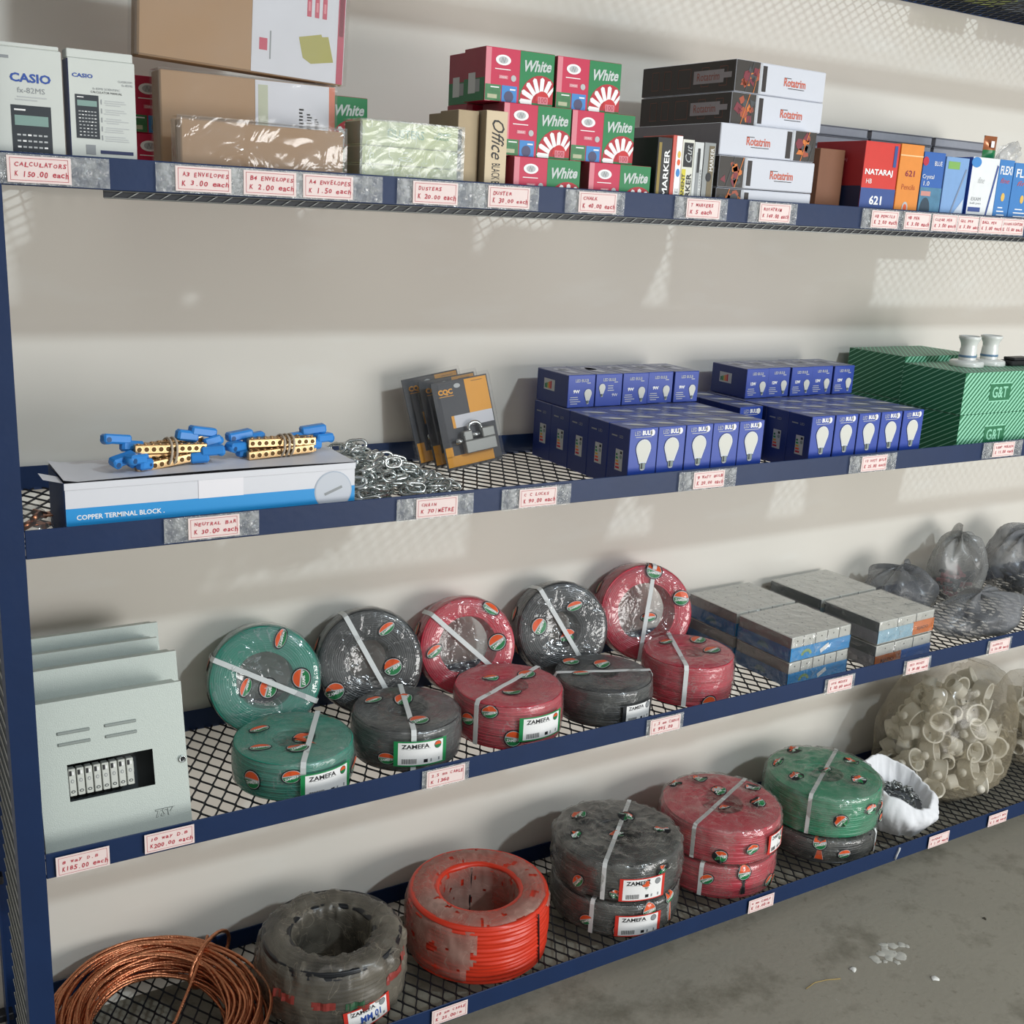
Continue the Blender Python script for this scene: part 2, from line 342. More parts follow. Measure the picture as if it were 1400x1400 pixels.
for x, z, a, b, lb in [(.296, .030, 'NEUTRAL BAR', 'K 30.00 each', 'price tag reading NEUTRAL BAR below the terminal block box'),
    (.722, .0255, 'CHAIN', 'K 70/METRE', 'price tag reading CHAIN below the steel chain'), (.948, .0255, 'CQC LOCKS', 'K 90.00 each', 'price tag reading CQC LOCKS right of the chain tag'),
    (1.391, .027, '9 WATT BULB', 'K 20.00 each', 'price tag under the left block of blue bulb boxes'), (1.912, .027, '12 WATT BULB', 'K 25.00 each', 'price tag under the right block of blue bulb boxes'),
    (2.404, .030, 'LAMP HOLDER', 'K 15.00 each', 'price tag under the green striped cartons')]: T(x, z, a, b, lb, tl=.04, tr=.035)
for x, z, a, b, lb, tl in [(.057, -.547, '8 way D.B', 'K185.00 each', 'price tag reading 8 way D.B below the metal distribution box', -.02), (.205, -.543, '10 way D.B', 'K200.00 each', 'price tag reading 10 way D.B below the distribution box corner', -.02),
    (.763, -.547, '2.5 mm CABLE', 'K 1360', 'price tag reading 1360 beside the flat black cable roll', .01), (1.331, -.548, '1.5 mm CABLE', 'K 995.00', 'price tag reading 995 below the flat red cable roll', .01),
    (1.896, -.550, '3X6 BOXES', 'K 30.00 each', 'price tag below the blue-banded metal box packs', .01), (2.189, -.550, '3X3 BOXES', 'K 30.00 each', 'price tag below the orange-banded metal box packs', .01),
    (2.533, -.548, 'SADDLES', 'K 10.00 each', 'price tag below the grey plastic bags', .01)]: T(x, z, a, b, lb, tape=tl > 0, tl=tl, tr=.01)
for x, z, a, b, lb in [(.795, -1.128, '10 mm CABLE', 'K 25.00/m', 'price tag on the bottom shelf lip below the orange-red cable ring'), (1.710, -1.132, '6 mm CABLE', 'K 18.00/m', 'price tag on the bottom shelf lip below the pink cable stack'),
    (2.403, -1.131, 'SADDLES', 'K 1.50 each', 'price tag on the bottom shelf lip below the white sack'), (2.671, -1.131, 'CONDUIT BOX', 'K 5.00 each', 'rightmost price tag on the bottom shelf lip, below the clear fittings bag')]: T(x, z, a, b, lb, tape=False)

# ------------------------------------------------------------------ top shelf: stationery
def lines(mb, f, u0, v0, u1, v1, n, mt, seed=0, th=.35):
    rnd = random.Random(seed); st = (v1 - v0) / n
    for i in range(n):
        a = u0 + (u1 - u0) * rnd.random() * .1; b = u1 - (u1 - u0) * rnd.random() * .45
        mb.rect(f, a, v0 + st * i, b, v0 + st * i + st * th, mt, 1)
def barcode(mb, f, u0, v0, u1, v1, mt, seed=0, vert=False):
    rnd = random.Random(seed); u = u0
    while u < u1:
        wd = (u1 - u0) * (.015 + .03 * rnd.random()); mb.rect(f, u, v0, min(u + wd, u1), v1, mt, 2); u += wd * 1.9
calc_dark = mat('printed_calculator_body', '#2a3036', .5, var=.05); calc_scr = mat('printed_calculator_screen', '#7f9c94', .5, var=0)
def calculator(mb, f, u, v, w_, h_):
    mb.rect(f, u, v, u + w_, v + h_, calc_dark, 1); mb.rect(f, u + w_ * .08, v + h_ * .74, u + w_ * .92, v + h_ * .87, calc_scr, 2)
    mb.rect(f, u + w_ * .08, v + h_ * .93, u + w_ * .36, v + h_ * .95, white_i, 2)
    for r in range(8):
        for c in range(5 if r < 4 else 6):
            n = 5 if r < 4 else 6; uu = u + w_ * (.1 + .8 * (c + .5) / n); vv = v + h_ * (.06 + r * .078)
            mb.rect(f, uu - w_ * .045, vv, uu + w_ * .045, vv + h_ * .022, lgrey if (r * 7 + c * 3) % 5 else white_i, 2)
s = M1
t = thing('calculator_box', 'larger printed white calculator box at the far left end of the top shelf', 'box', (-.014, .03, s), group='calculator boxes')
m = MB().box(0, .107, 0, .04, 0, .188, offw, c=.0015); f = front(0, 0, 0)
m.text(f, 'CASIO', .063, .147, .056, .0125, blue_i, 1, bold=.03); m.text(f, 'fx-82MS', .063, .130, .038, .0075, grey, 1); lines(m, f, .04, .116, .09, .124, 2, lgrey, 1)
calculator(m, f, .034, .001, .055, .108); m.rect(f, .010, .172, .035, .176, grey, 1); m.build('carton', t)
MB().box(.002, .104, .001, .038, .1882, .194, offw, c=.001).build('top_flap', t)
t = thing('calculator_box', 'white calculator box with a small printed calculator, second from the left upright', 'box', (.1045, .05, s), group='calculator boxes')
m = MB().box(0, .098, 0, .04, 0, .184, offw, faces={'left': mat('navy_card', '#26305a', .5)}, c=.0012); f = front(0, 0, 0)
m.text(f, 'CASIO', .021, .160, .03, .0058, blue_i, 1, bold=.03); m.text(f, 'CLASSROOM', .083, .156, .021, .003, grey, 1); m.text(f, 'fx-82MS', .086, .151, .016, .003, grey, 1)
m.text(f, 'fx-82MS SCIENTIFIC', .055, .143, .04, .003, grey, 1); m.text(f, 'CALCULATOR MANUAL', .055, .138, .046, .003, black, 1)
calculator(m, f, .009, .070, .034, .063)
for k in range(5): lines(m, f, .050, .120 - k * .013, .088, .129 - k * .013, 3, lgrey, k); m.rect(f, .046, .121 - k * .013, .0475, .128 - k * .013, grey, 1)
m.rect(f, .022, .047, .036, .061, grey, 1); m.rect(f, .043, .049, .092, .054, mat('navy_card', '#26305a'), 1); barcode(m, f, .052, .024, .085, .044, grey, 3); m.build('carton', t)
MB().box(.0, .096, .003, .036, .1843, .197, offw, c=.001).build('top_flap', t)

# chalk boxes
crimson = mat('crimson_card', '#c42149', .45, var=.04); maroon = mat('maroon_card', '#8c2a3c', .5, var=.06); chgreen = mat('chalk_box_green', '#0f7d45', .45, var=.05)
sky = mat('sky_print', '#3d86c9', .5, var=0); pinkc = mat('pink_print_and_glare', '#d9828d', .5, var=0); dkblue = mat('photo_dark_print', '#4a4a6a', .5)
def chalk_proto(name, label, loc, group='red and green chalk boxes'):
    w_, d_, h_ = .148, .08, .0925
    m = MB().box(0, w_, 0, d_, 0, h_, crimson, faces={'left': maroon, 'right': chgreen, 'top': maroon}, c=.0008); f = front(0, 0, 0)
    m.rect(f, .073, .0005, w_ - .001, h_ - .0005, chgreen, 0)
    m.rect(f, .0005, .0, .012, h_ - .001, pinkc, 0)  # pale strip paints the glare seen along the box's left side
    m.disc(f, .037, .072, .016, .009, white_i, 1); m.disc(f, .037, .072, .010, .006, lgrey, 2); m.text(f, 'N', .037, .072, .01, .009, grey, 3, shear=.4)
    m.rect(f, .020, .0555, .053, .0570, white_i, 1); m.rect(f, .029, .040, .048, .046, pinkc, 1); m.text(f, 'CHALK', .0385, .043, .014, .0035, white_i, 2); m.disc(f, .060, .0425, .0055, .0055, lgrey, 1)
    m.rect(f, .001, .001, .034, .029, mat('photo_green_print', '#3f7a4c', .5, scale=90, var=.4), 1); m.rect(f, .006, .005, .026, .012, mat('pale_photo_print', '#b4b695', .5, var=.2), 2); m.rect(f, .012, .0235, .03, .0255, white_i, 2)
    m.rect(f, .036, .001, .068, .029, sky, 1); m.disc(f, .051, .010, .010, .010, dkblue, 2); m.rect(f, .053, .0215, .065, .024, white_i, 2)
    m.text(f, 'White', .112, .0685, .058, .020, mat('silver_print', '#c4ccc8', .5), 2, rot=.06, shear=.35, bold=.03)
    cx, cy = .120, .004
    def inbox(pts): return [(min(max(u, .075), w_ - .001), max(v, .001)) for u, v in pts]
    arc = [(cx + .046 * math.cos(a), cy + .049 * math.sin(a)) for a in [PI * i / 14 for i in range(15)]]
    m.poly(f, inbox([(cx, cy)] + arc), mat('fan_red_print', '#b3202e', .5), 1)
    for k in range(7):
        a = PI - .03 - k * .40; dx, dy = math.cos(a), math.sin(a)
        if a < .6: continue
        q = [(cx + dx * .019 - dy * .004, cy + dy * .019 + dx * .004), (cx + dx * .043 - dy * .0045, cy + dy * .043 + dx * .0045), (cx + dx * .046, cy + dy * .046), (cx + dx * .043 + dy * .0045, cy + dy * .043 - dx * .0045), (cx + dx * .019 + dy * .004, cy + dy * .019 - dx * .004)]
        m.poly(f, [(min(u, w_ - .001), max(v, .001)) for u, v in q], white_i, 2)
    m.disc(f, cx + .004, cy + .004, .016, .018, mat('chalk_red_disc', '#c9252b', .5), 3, 0, PI); m.rect(f, cx - .006, cy - .001, cx + .016, cy + .012, pinkc, 4); m.text(f, '100', cx + .005, cy + .006, .017, .009, red_ink, 5)
    l_ = left(0, d_, 0); m.rect(l_, .001, .0005, d_ - .001, .040, dgreen, 0); m.rect(l_, .018, .014, .045, .050, lgrey, 1); m.rect(l_, .045, .016, .062, .038, grey, 1)
    t_ = top(0, 0, h_); m.rect(t_, .073, .001, w_ - .001, d_ - .001, chgreen, 0)
    o = m.build(name); o.location = loc; return tag(o, label, 'chalk box', group)
c0 = chalk_proto('chalk_box', 'chalk box in the upper row, left one of the two facing front', (.824, .060, s + .1875))
rows = [(.978, .060, 2, 'chalk box in the upper row, right of the two facing front'), (.8565, .042, 1, 'chalk box in the middle row, left one, behind the cream duster box'), (1.0065, .042, 1, 'chalk box in the middle row, right one'),
        (.8725, .024, 0, 'chalk box in the bottom row, left one, right beside the cream duster box'), (1.0405, .024, 0, 'chalk box in the bottom row, right one, beside the marker boxes')]
for x, y, r, lb in rows: dup(c0, lb, (x, y, s + .0006 + r * .0933))
for x, y, r, lb in [(.842, .155, 2, 'chalk box in the upper row behind the left one, only its side showing'), (.838, .150, 1, 'chalk box behind the middle row, side showing above the dusters'), (.838, .150, 0, 'chalk box in the bottom row behind the cream duster boxes'),
    (.232, .245, 0, 'lower chalk box standing behind the left end of the brown envelope packs'), (.232, .245, 1, 'upper chalk box standing behind the left end of the brown envelope packs'), (.528, .245, 0, 'lower chalk box behind the right end of the brown envelopes'), (.528, .245, 1, 'chalk box peeping out with its green end right of the envelopes')]:
    dup(c0, lb, (x, y, s + .0006 + r * .0933))

# envelope packs in plastic
kraft = mat('kraft_paper', '#a98763', .7, var=.06, scale=8); wpaper = mat('white_label_paper', '#d3d4da', .55, var=.02)
def pack_film(m, w_, d_, h_, e=.004, seed=0, mt=None):
    def fn(u, v):
        n = noise.noise(Vector((u * 6 + seed, v * 6, 1.7))) * .0018 + .0022
        return (-e + (w_ + 2 * e) * u, -n, -.0 + (h_ + e) * v)
    m.grid(fn, 30, 20, mt or F_clear)
    m.grid(lambda u, v: (-e, -.002 + (d_ + .002) * u, h_ * v), 3, 8, mt or F_clear); m.grid(lambda u, v: (w_ + e, -.002 + (d_ + .002) * u, h_ * v), 3, 8, mt or F_clear)
    m.grid(lambda u, v: (-e + (w_ + 2 * e) * u, -.002 + (d_ + .002) * v, h_ + e * .7), 16, 3, mt or F_clear); return m
t = thing('envelope_pack', 'small brown envelope pack in shiny wrap at the front of the top shelf', 'envelopes', (.268, .040, s), group='brown envelope packs')
MB().box(0, .275, 0, .035, 0, .110, kraft, c=.002).build('envelopes', t); pack_film(MB(), .275, .035, .110, .006, 3, film('glossy_wrap', .08, gloss=2.2, bump=.8, bscale=14)).build('plastic_wrap', t)
t = thing('envelope_pack', 'middle brown envelope pack with a white label and an orange edge', 'envelopes', (.258, .120, s), group='brown envelope packs')
m = MB().box(0, .302, 0, .055, 0, .188, kraft, c=.002); f = front(0, 0, 0); m.rect(f, .158, .0, .290, .187, wpaper, 1); m.rect(f, .290, 0, .301, .187, mat('orange_edge_print', '#c86c4c', .5), 1); m.rect(f, .163, .1, .18, .18, mat('pale_olive_print', '#b9bda4', .5), 2)
for k in range(3): lines(m, f, .235 + k * .014, .105, .245 + k * .014, .150 - k * .008, 8, grey, k, .5)
m.build('envelopes', t); pack_film(MB(), .302, .055, .188, .003, 5).build('plastic_wrap', t)
t = thing('envelope_pack', 'biggest brown envelope pack, with red and yellow marks, standing on the others at the top', 'envelopes', (.226, .13, s + .2075), (0, math.radians(2.5), 0), group='brown envelope packs')
m = MB().box(0, .352, 0, .045, 0, .27, kraft, c=.003); f = front(0, 0, 0); m.rect(f, .186, .002, .351, .268, wpaper, 1); m.rect(f, .338, .002, .350, .268, mat('red_edge_print', '#b53b55', .5), 2); barcode(m, f, .340, .08, .3485, .2, pinkc, 7)
lab = mat('olive_yellow_print', '#a59f45', .5, var=.03); m.poly(f, [(.268, .068), (.308, .078), (.310, .074), (.321, .076), (.332, .036), (.291, .028), (.276, .036)], lab, 2)
for k in range(3): m.rect(f, .281 + k * .014, .103, .289 + k * .014, .135, mat('envelope_red_print', '#c0405a', .5), 2); m.rect(f, .283 + k * .014, .112, .287 + k * .014, .127, pinkc, 3)
m.rect(f, .199, .038, .213, .057, mat('envelope_red_print', '#c0405a'), 2); m.rect(f, .217, .025, .2195, .07, grey, 2)
m.build('envelopes', t); pack_film(MB(), .352, .045, .27, .005, 9).build('plastic_wrap', t)

# duster boxes
lime = mat('pale_lime_card', '#c6cf9c', .55, var=.04); limed = mat('lime_card_side_shaded', '#7e8060', .6, var=.05)  # lime card darkened on left side and top, shade put into the colour
t = thing('shrink_wrapped_box_pack', 'pale green shrink-wrapped stack of four flat boxes', 'boxes', (.580, .050, s + .0005))
for k, (z0, z1) in enumerate([(0, .030), (.031, .061), (.062, .092), (.093, .134)]):
    m = MB().box(0, .198, 0, .075, z0, z1, lime, faces={'left': limed, 'top': mat('lime_card_top_shaded', '#a9ad86', .6)}, c=.002)
    if k == 3: m.text(front(0, 0, 0), 'DUSTERS', .085, .115, .07, .014, mat('teal_print', '#7fb09a', .5), 1); m.text(front(0, 0, 0), 'BOARD', .16, .120, .025, .005, mat('teal_print', '#7fb09a'), 1); m.text(front(0, 0, 0), 'ERASER', .155, .112, .03, .004, green, 1)
    m.build('flat_box', t)
MB().grid(lambda u, v: (-.003 + .204 * u, -.0015 - .003 * abs(noise.noise(Vector((u * 9, v * 7, 4)))), .136 * v), 40, 24, film('silvery_wrap', .26, '#e4ece8', .22, gloss=2.0, bump=.7, bscale=20, crease=.4)).grid(lambda u, v: (-.003, -.001 + .077 * u, .136 * v), 4, 8, F_clear).grid(lambda u, v: (-.003 + .204 * u, -.001 + .077 * v, .1365), 12, 4, F_clear).build('plastic_wrap', t)
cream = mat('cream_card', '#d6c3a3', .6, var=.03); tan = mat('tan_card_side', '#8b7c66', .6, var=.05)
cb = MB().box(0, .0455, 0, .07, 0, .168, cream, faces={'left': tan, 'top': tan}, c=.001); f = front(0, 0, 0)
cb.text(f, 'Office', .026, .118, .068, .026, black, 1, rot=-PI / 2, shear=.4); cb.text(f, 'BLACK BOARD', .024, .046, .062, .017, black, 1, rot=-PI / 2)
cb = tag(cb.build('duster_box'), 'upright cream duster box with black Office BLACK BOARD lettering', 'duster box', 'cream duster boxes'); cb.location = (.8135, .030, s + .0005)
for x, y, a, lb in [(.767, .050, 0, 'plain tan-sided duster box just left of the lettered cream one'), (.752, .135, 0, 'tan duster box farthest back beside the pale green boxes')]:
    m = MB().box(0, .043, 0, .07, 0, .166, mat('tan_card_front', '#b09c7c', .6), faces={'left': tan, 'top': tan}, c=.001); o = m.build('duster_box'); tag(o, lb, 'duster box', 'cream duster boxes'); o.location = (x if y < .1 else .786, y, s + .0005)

# marker boxes
mk = [(1.196, .0, .036, '#17171a', '#c9a24a', 'MARKER', 'black marker box with gold lettering, leftmost of the markers', .150), (1.2335, 0, .024, '#c9564a', '#e4e4e0', 'WHITE BOARD', 'red and white marker box, second from left of the markers', .156),
      (1.2585, 0, .030, '#dcdccf', '#c7b93a', 'PERMANENT MARKER', 'white marker box with a yellow strip reading PERMANENT MARKER', .150), (1.2895, 0, .024, '#cfd2d0', '#2a2d31', 'BOARD MARKER', 'white marker box with a grey pen print, second from right of the markers', .147), (1.3145, 0, .030, '#8f9392', '#2c2824', 'MARKER', 'silver and black marker box, rightmost of the markers', .148)]
for i, (x, dy, w_, c1, c2, tx, lb, h_) in enumerate(mk):
    m = MB().box(0, w_, 0, .10, 0, h_, mat('marker_card_%d' % i, c1, .45), faces={'left': mat('marker_side_black', '#17171a', .5) if i in (0, 4) else mat('marker_card_%d' % i, c1)}, c=.0007); f = front(0, 0, 0)
    if i == 0: m.rect(f, .003, .012, .010, h_ - .01, mat('gold_print', '#8f7a35', .5), 1); m.text(f, tx, .024, h_ * .55, h_ * .6, .013, white_i, 1, rot=PI / 2, bold=.02); m.text(f, 'T', .008, .02, .006, .010, mat('gold_print2', '#e0b85a'), 2)
    if i == 1: m.rect(f, .009, .001, w_ - .0005, h_ - .001, white_i, 1); m.text(f, 'FINE', .017, .035, .04, .008, grey, 2, rot=PI / 2); m.disc(f, .017, .085, .005, .008, sky, 2); m.disc(f, .017, .120, .004, .007, mat('gold_print2', '#e0b85a'), 2); m.disc(f, .017, .105, .004, .006, orange, 2)
    if i == 2: m.rect(f, .002, .002, .012, h_ * .62, mat('yellow_strip_print', '#d6c83a', .5), 1); m.text(f, 'PERMANENT', .0068, h_ * .30, h_ * .52, .008, black, 2, rot=PI / 2, bold=.02); m.text(f, 'MARKER', .021, h_ * .32, h_ * .5, .012, black, 2, rot=PI / 2, bold=.02); m.rect(f, .004, h_ * .65, w_ - .003, h_ - .006, black, 1); m.text(f, 'Cut', .016, h_ * .82, h_ * .22, .016, lgrey, 2, rot=PI / 2, shear=.3)
    if i == 3: m.rect(f, .007, .012, .016, h_ - .02, grey, 1); m.rect(f, .009, h_ * .6, .015, h_ - .012, black, 2); m.text(f, tx, .020, h_ * .4, h_ * .5, .004, grey, 2, rot=PI / 2)
    if i == 4: m.rect(f, .013, .02, w_ - .003, h_ - .006, mat('dim_gold_print', '#6e6248', .5), 1); m.text(f, 'MARKER', .021, h_ * .78, h_ * .3, .009, white_i, 2, rot=PI / 2); m.disc(f, .016, h_ * .55, .007, .009, black, 2)
    o = tag(m.build('marker_box'), lb, 'marker box', 'marker boxes'); o.location = (x, .018 + dy, s + .0005)

# paper reams
ream_dark = mat('ream_dark_print', '#2b2523', .5, var=.15, scale=30); rpat = None
def ream_pattern(m, mp, u0, v0, u1, v1, seed):
    m.rect(mp, u0, v0, u1, v1, mat('ream_brown_print', '#35302b', .5, var=.1), 0); rnd = random.Random(seed)
    cols = [mat('ream_rust_print', '#a34d33', .5, var=0), mat('ream_maroon_print', '#7a2c38', .5, var=0), mat('ream_orange_print', '#d0752f', .5, var=0), mat('ream_slate_print', '#45484a', .5, var=0)]
    n = max(4, int((u1 - u0) / .012))
    for k in range(n * 2):
        cx = u0 + (u1 - u0) * (.1 + .8 * rnd.random()); cy = v0 + (v1 - v0) * (.15 + .7 * rnd.random()); r = .006 + .007 * rnd.random(); c = cols[k % 4]; nn = rnd.choice((3, 4, 4, 6)); a = rnd.random() * 6
        m.poly(mp, [(min(max(cx + r * math.cos(a + 2 * PI * i / nn), u0), u1), min(max(cy + r * math.sin(a + 2 * PI * i / nn), v0), v1)) for i in range(nn)], c, 1 + k % 2)
    for k in range(n // 2):
        cx = u0 + (u1 - u0) * rnd.random() * .8; m.poly(mp, [(cx, v0), (cx + .002, v0), (min(cx + .022, u1), v1), (min(cx + .020, u1), v1)], cols[2 if k % 2 else 3], 3)
stripe = mat('ream_grey_stripe', '#b9bcbf', .5, var=0)
def ream(loc, label, flip, dark_side, rz=0, h_=.0625):
    w_, d_ = .270, .296
    m = MB().box(0, w_, 0, d_, 0, h_, mat('ream_wrapper_white', '#cdd0d8', .5, var=.02), c=.002); f = front(0, 0, 0)
    pw = .068
    if not flip: ream_pattern(m, f, .001, .001, pw, h_ - .001, int(loc[2] * 999)); m.rect(f, pw + .002, .001, pw + .007, h_ - .001, stripe, 1); m.rect(f, pw + .009, .006, pw + .021, h_ - .006, ream_dark, 1); tx = .175
    else: ream_pattern(m, f, w_ - .062, .001, w_ - .001, h_ - .001, int(loc[2] * 999)); m.rect(f, w_ - .070, .001, w_ - .065, h_ - .001, stripe, 1); m.rect(f, w_ - .086, .004, w_ - .072, h_ - .004, ream_dark, 1); tx = .105
    m.text(f, 'Rotatrim', tx, h_ * .50, .066, .017, mat('ream_logo_orange', '#c9614a', .5, var=0), 1, bold=.02); m.rect(f, tx - .033, h_ * .62, tx - .012, h_ * .64, black, 1); m.rect(f, tx - .02, h_ * .30, tx + .03, h_ * .32, black, 1)
    l_ = left(0, d_, 0)
    if dark_side:
        m.rect(l_, .001, .001, d_ - .001, h_ - .001, ream_dark, 0); og = mat('ream_outline_print', '#6b3a2b', .5, var=0)
        for u in (.045, .085, .14, .205, .26):
            hw = .011 if u != .140 else .02; a, b = h_ * .2, h_ * .8
            for r in ((u - hw, a, u + hw, a + .0012), (u - hw, b, u + hw, b + .0012), (u - hw, a, u - hw + .0012, b), (u + hw, a, u + hw + .0012, b)): m.rect(l_, *r, og, 1)
        m.rect(l_, .17, h_ * .30, .262, h_ * .72, mat('ream_side_grey', '#8b8589', .5, var=.1), 2); m.rect(l_, .262, h_ * .44, .285, h_ * .62, mat('ream_side_grey', '#8b8589'), 2); m.text(l_, 'Rotatrim', .215, h_ * .52, .068, .016, mat('ream_side_logo', '#8a4437', .5, var=0), 3)
    else: m.rect(l_, .001, .001, d_ - .001, h_ - .001, mat('ream_side_slate', '#6d6a70', .5), 0); m.text(l_, 'Rotatrim', .05, h_ * .5, .05, .014, maroon, 1)
    o = tag(m.build('paper_ream'), label, 'paper ream', 'stacked paper reams'); o.location = loc; o.rotation_euler = (0, 0, rz); return o
for z, x, y, fl, dk, rz, lb in [(0, 1.362, .026, False, True, 0, 'paper ream at the bottom of the stack, mostly hidden by the shelf lip'), (.0640, 1.362, .024, False, True, .0, 'paper ream second from the bottom, pattern on its left'),
    (.1280, 1.363, .030, True, False, 0, 'paper ream in the middle of the stack, pattern on its right'), (.1920, 1.402, .050, False, True, math.radians(2), 'paper ream just under the topmost of the stack'), (.2560, 1.408, .052, False, True, math.radians(3), 'topmost paper ream, with a dark printed side')]:
    ream((x, y, s + .0008 + z), lb, fl, dk, rz)

# pencil and pen boxes
def stand_box(x, y, w_, d_, h_, col, lb, cat, fn=None, side=None, rz=0, name='pen_box', grp='pencil and pen boxes on the top shelf', topc=None):
    fm = {}
    if side: fm['left'] = side
    if topc: fm['top'] = topc
    m = MB().box(0, w_, 0, d_, 0, h_, col, faces=fm, c=.0008)
    if fn: fn(m, front(0, 0, 0), left(0, d_, 0), w_, h_, d_)
    o = tag(m.build(name), lb, cat, grp); o.location = (x, y, s + .0005); o.rotation_euler = (0, 0, rz); return o
def nat(m, f, l_, w_, h_, d_):
    m.rect(f, 0, 0, w_, h_ * .46, mat('pencil_box_blue', '#34508f', .5, var=.1), 1); m.text(f, 'NATARAJ', w_ * .46, h_ * .64, w_ * .8, .016, white_i, 2, bold=.03); m.text(f, 'HB', w_ * .2, h_ * .54, .018, .010, white_i, 2); m.text(f, '621', w_ * .45, h_ * .32, .04, .020, white_i, 2, bold=.03)
    m.rect(f, w_ * .84, h_ * .72, w_ * .93, h_ * .97, mat('pencil_box_blue', '#34508f'), 2); m.rect(l_, .001, .001, d_ - .001, h_ * .48, mat('navy_print', '#1d2746', .5), 1); m.text(l_, '621', d_ * .62, h_ * .14, .05, .014, lgrey, 2); m.text(l_, 'NATARAJ', d_ * .5, h_ * .78, .05, .008, pinkc, 2)
stand_box(1.787, .030, .112, .15, .186, mat('pencil_box_red', '#d0352c', .45), 'red and blue pencil box standing on the top shelf', 'pencil box', nat, mat('pencil_box_dark_red', '#9c2229', .5), name='pencil_box', topc=mat('pencil_box_dark_red', '#9c2229'))
def org(m, f, l_, w_, h_, d_): m.text(f, '621', w_ * .5, h_ * .66, .032, .014, maroon, 1, bold=.02); m.text(f, 'Pencils', w_ * .5, h_ * .5, .045, .012, mat('rust_ink', '#b5552c', .5, var=0), 1); m.disc(f, w_ * .45, h_ * .25, .010, .014, lgrey, 1); m.disc(f, w_ * .45, h_ * .25, .006, .009, orange, 2); m.rect(f, 0, h_ * .86, w_, h_ * .875, mat('pale_orange_print', '#f0c893', .5), 1)
stand_box(1.903, .030, .077, .12, .188, mat('orange_card', '#e08a36', .5), 'orange box right beside the red and blue pencil box', 'pencil box', org, name='pencil_box')
def ph(m, f, l_, w_, h_, d_): m.rect(f, 0, 0, w_, h_ * .55, mat('photo_print_teal', '#4c7e9c', .5, var=.35, scale=60), 1); m.disc(f, w_ * .3, h_ * .25, .018, .03, mat('photo_print_dark', '#2c4252', .5, var=.3, scale=80), 2); m.rect(f, w_ * .05, h_ * .44, w_ * .5, h_ * .5, mat('photo_print_skin', '#c98d84', .5), 2); m.text(f, 'Crystal', w_ * .3, h_ * .68, .04, .012, white_i, 2); m.text(f, '1.0', w_ * .25, h_ * .60, .02, .010, white_i, 2); m.text(f, 'BLUE', w_ * .7, h_ * .86, .026, .010, white_i, 2); m.disc(f, w_ * .1, h_ * .88, .01, .01, red_ink, 2)
stand_box(1.983, .030, .074, .12, .176, mat('pen_box_blue', '#2f62ad', .45), 'photo-printed blue pen box right of the orange box', 'pen box', ph)
def gl(m, f, l_, w_, h_, d_): m.poly(f, [(w_ * .1, 0), (w_ * .95, 0), (w_ * .95, h_ * .45)], mat('pale_sheen_print', '#c7d3e2', .4), 1); m.rect(f, w_ * .1, h_ * .84, w_ * .6, h_ * .94, mat('lime_print', '#7fae5a', .5), 1); m.poly(f, [(w_ * .22, 0), (w_ * .27, 0), (w_ * .95, h_ * .85), (w_ * .88, h_ * .85)], mat('pen_picture_grey', '#7f8fa8', .5, var=0), 2)
stand_box(2.062, .030, .082, .12, .170, mat('pen_box_pale_blue', '#7ea4d2', .4), 'pale blue pen box with a slanted pen picture', 'pen box', gl)
def wh(m, f, l_, w_, h_, d_): m.disc(f, w_ * .14, h_ * .93, .018, .012, sky, 1); m.poly(f, [(w_ * .62, 0), (w_ * .68, 0), (w_ * .98, h_ * .9), (w_ * .92, h_ * .92)], mat('pen_picture_blue', '#38508f', .5, var=0), 1); m.rect(f, w_ * .05, h_ * .28, w_ * .5, h_ * .34, mat('pen_picture_blue', '#38508f'), 1); m.disc(f, w_ * .25, h_ * .10, .022, .022, mat('globe_print', '#5d6a86', .5, var=.3, scale=90), 1); m.text(f, 'EXAM', w_ * .3, h_ * .45, .035, .008, grey, 1); m.text(f, 'ball pen', w_ * .3, h_ * .39, .04, .006, grey, 1); m.text(f, 'fine', w_ * .4, h_ * .7, .025, .014, lgrey, 1, shear=.4)
stand_box(2.156, .030, .101, .12, .176, mat('pen_box_white', '#e3e6e6', .5), 'white pen box with a blue side and a diagonal pen picture', 'pen box', wh, mat('pen_box_side_blue', '#2b4ea8', .5))
def bl(m, f, l_, w_, h_, d_): m.text(f, 'FLEXI', w_ * .5, h_ * .86, w_ * .8, .02, white_i, 1, bold=.02); m.text(f, 'fine', w_ * .5, h_ * .72, w_ * .6, .012, mat('pen_red_print', '#c2504f', .5, var=0), 1, shear=.3); m.disc(f, w_ * .5, h_ * .5, .007, .010, mat('gold_print2', '#e0b85a'), 1); lines(m, f, w_ * .2, h_ * .2, w_ * .8, h_ * .4, 4, white_i, 4, .3); barcode(m, f, 0, .0, w_ * .6, h_ * .1, grey, 5)
stand_box(2.258, .030, .056, .12, .176, mat('pen_box_mid_blue', '#3f7fc0', .5), 'narrow mid-blue pen box beside the white pen box', 'pen box', bl)
stand_box(2.3165, .030, .09, .12, .172, mat('pen_box_mid_blue', '#3f7fc0'), 'last blue pen box, cut off by the right edge of the picture', 'pen box', bl)
stand_box(1.700, .080, .078, .14, .165, mat('brown_carton', '#7c5138', .6), 'brown carton standing between the paper reams and the red pencil box', 'carton', None, name='carton', grp=None)
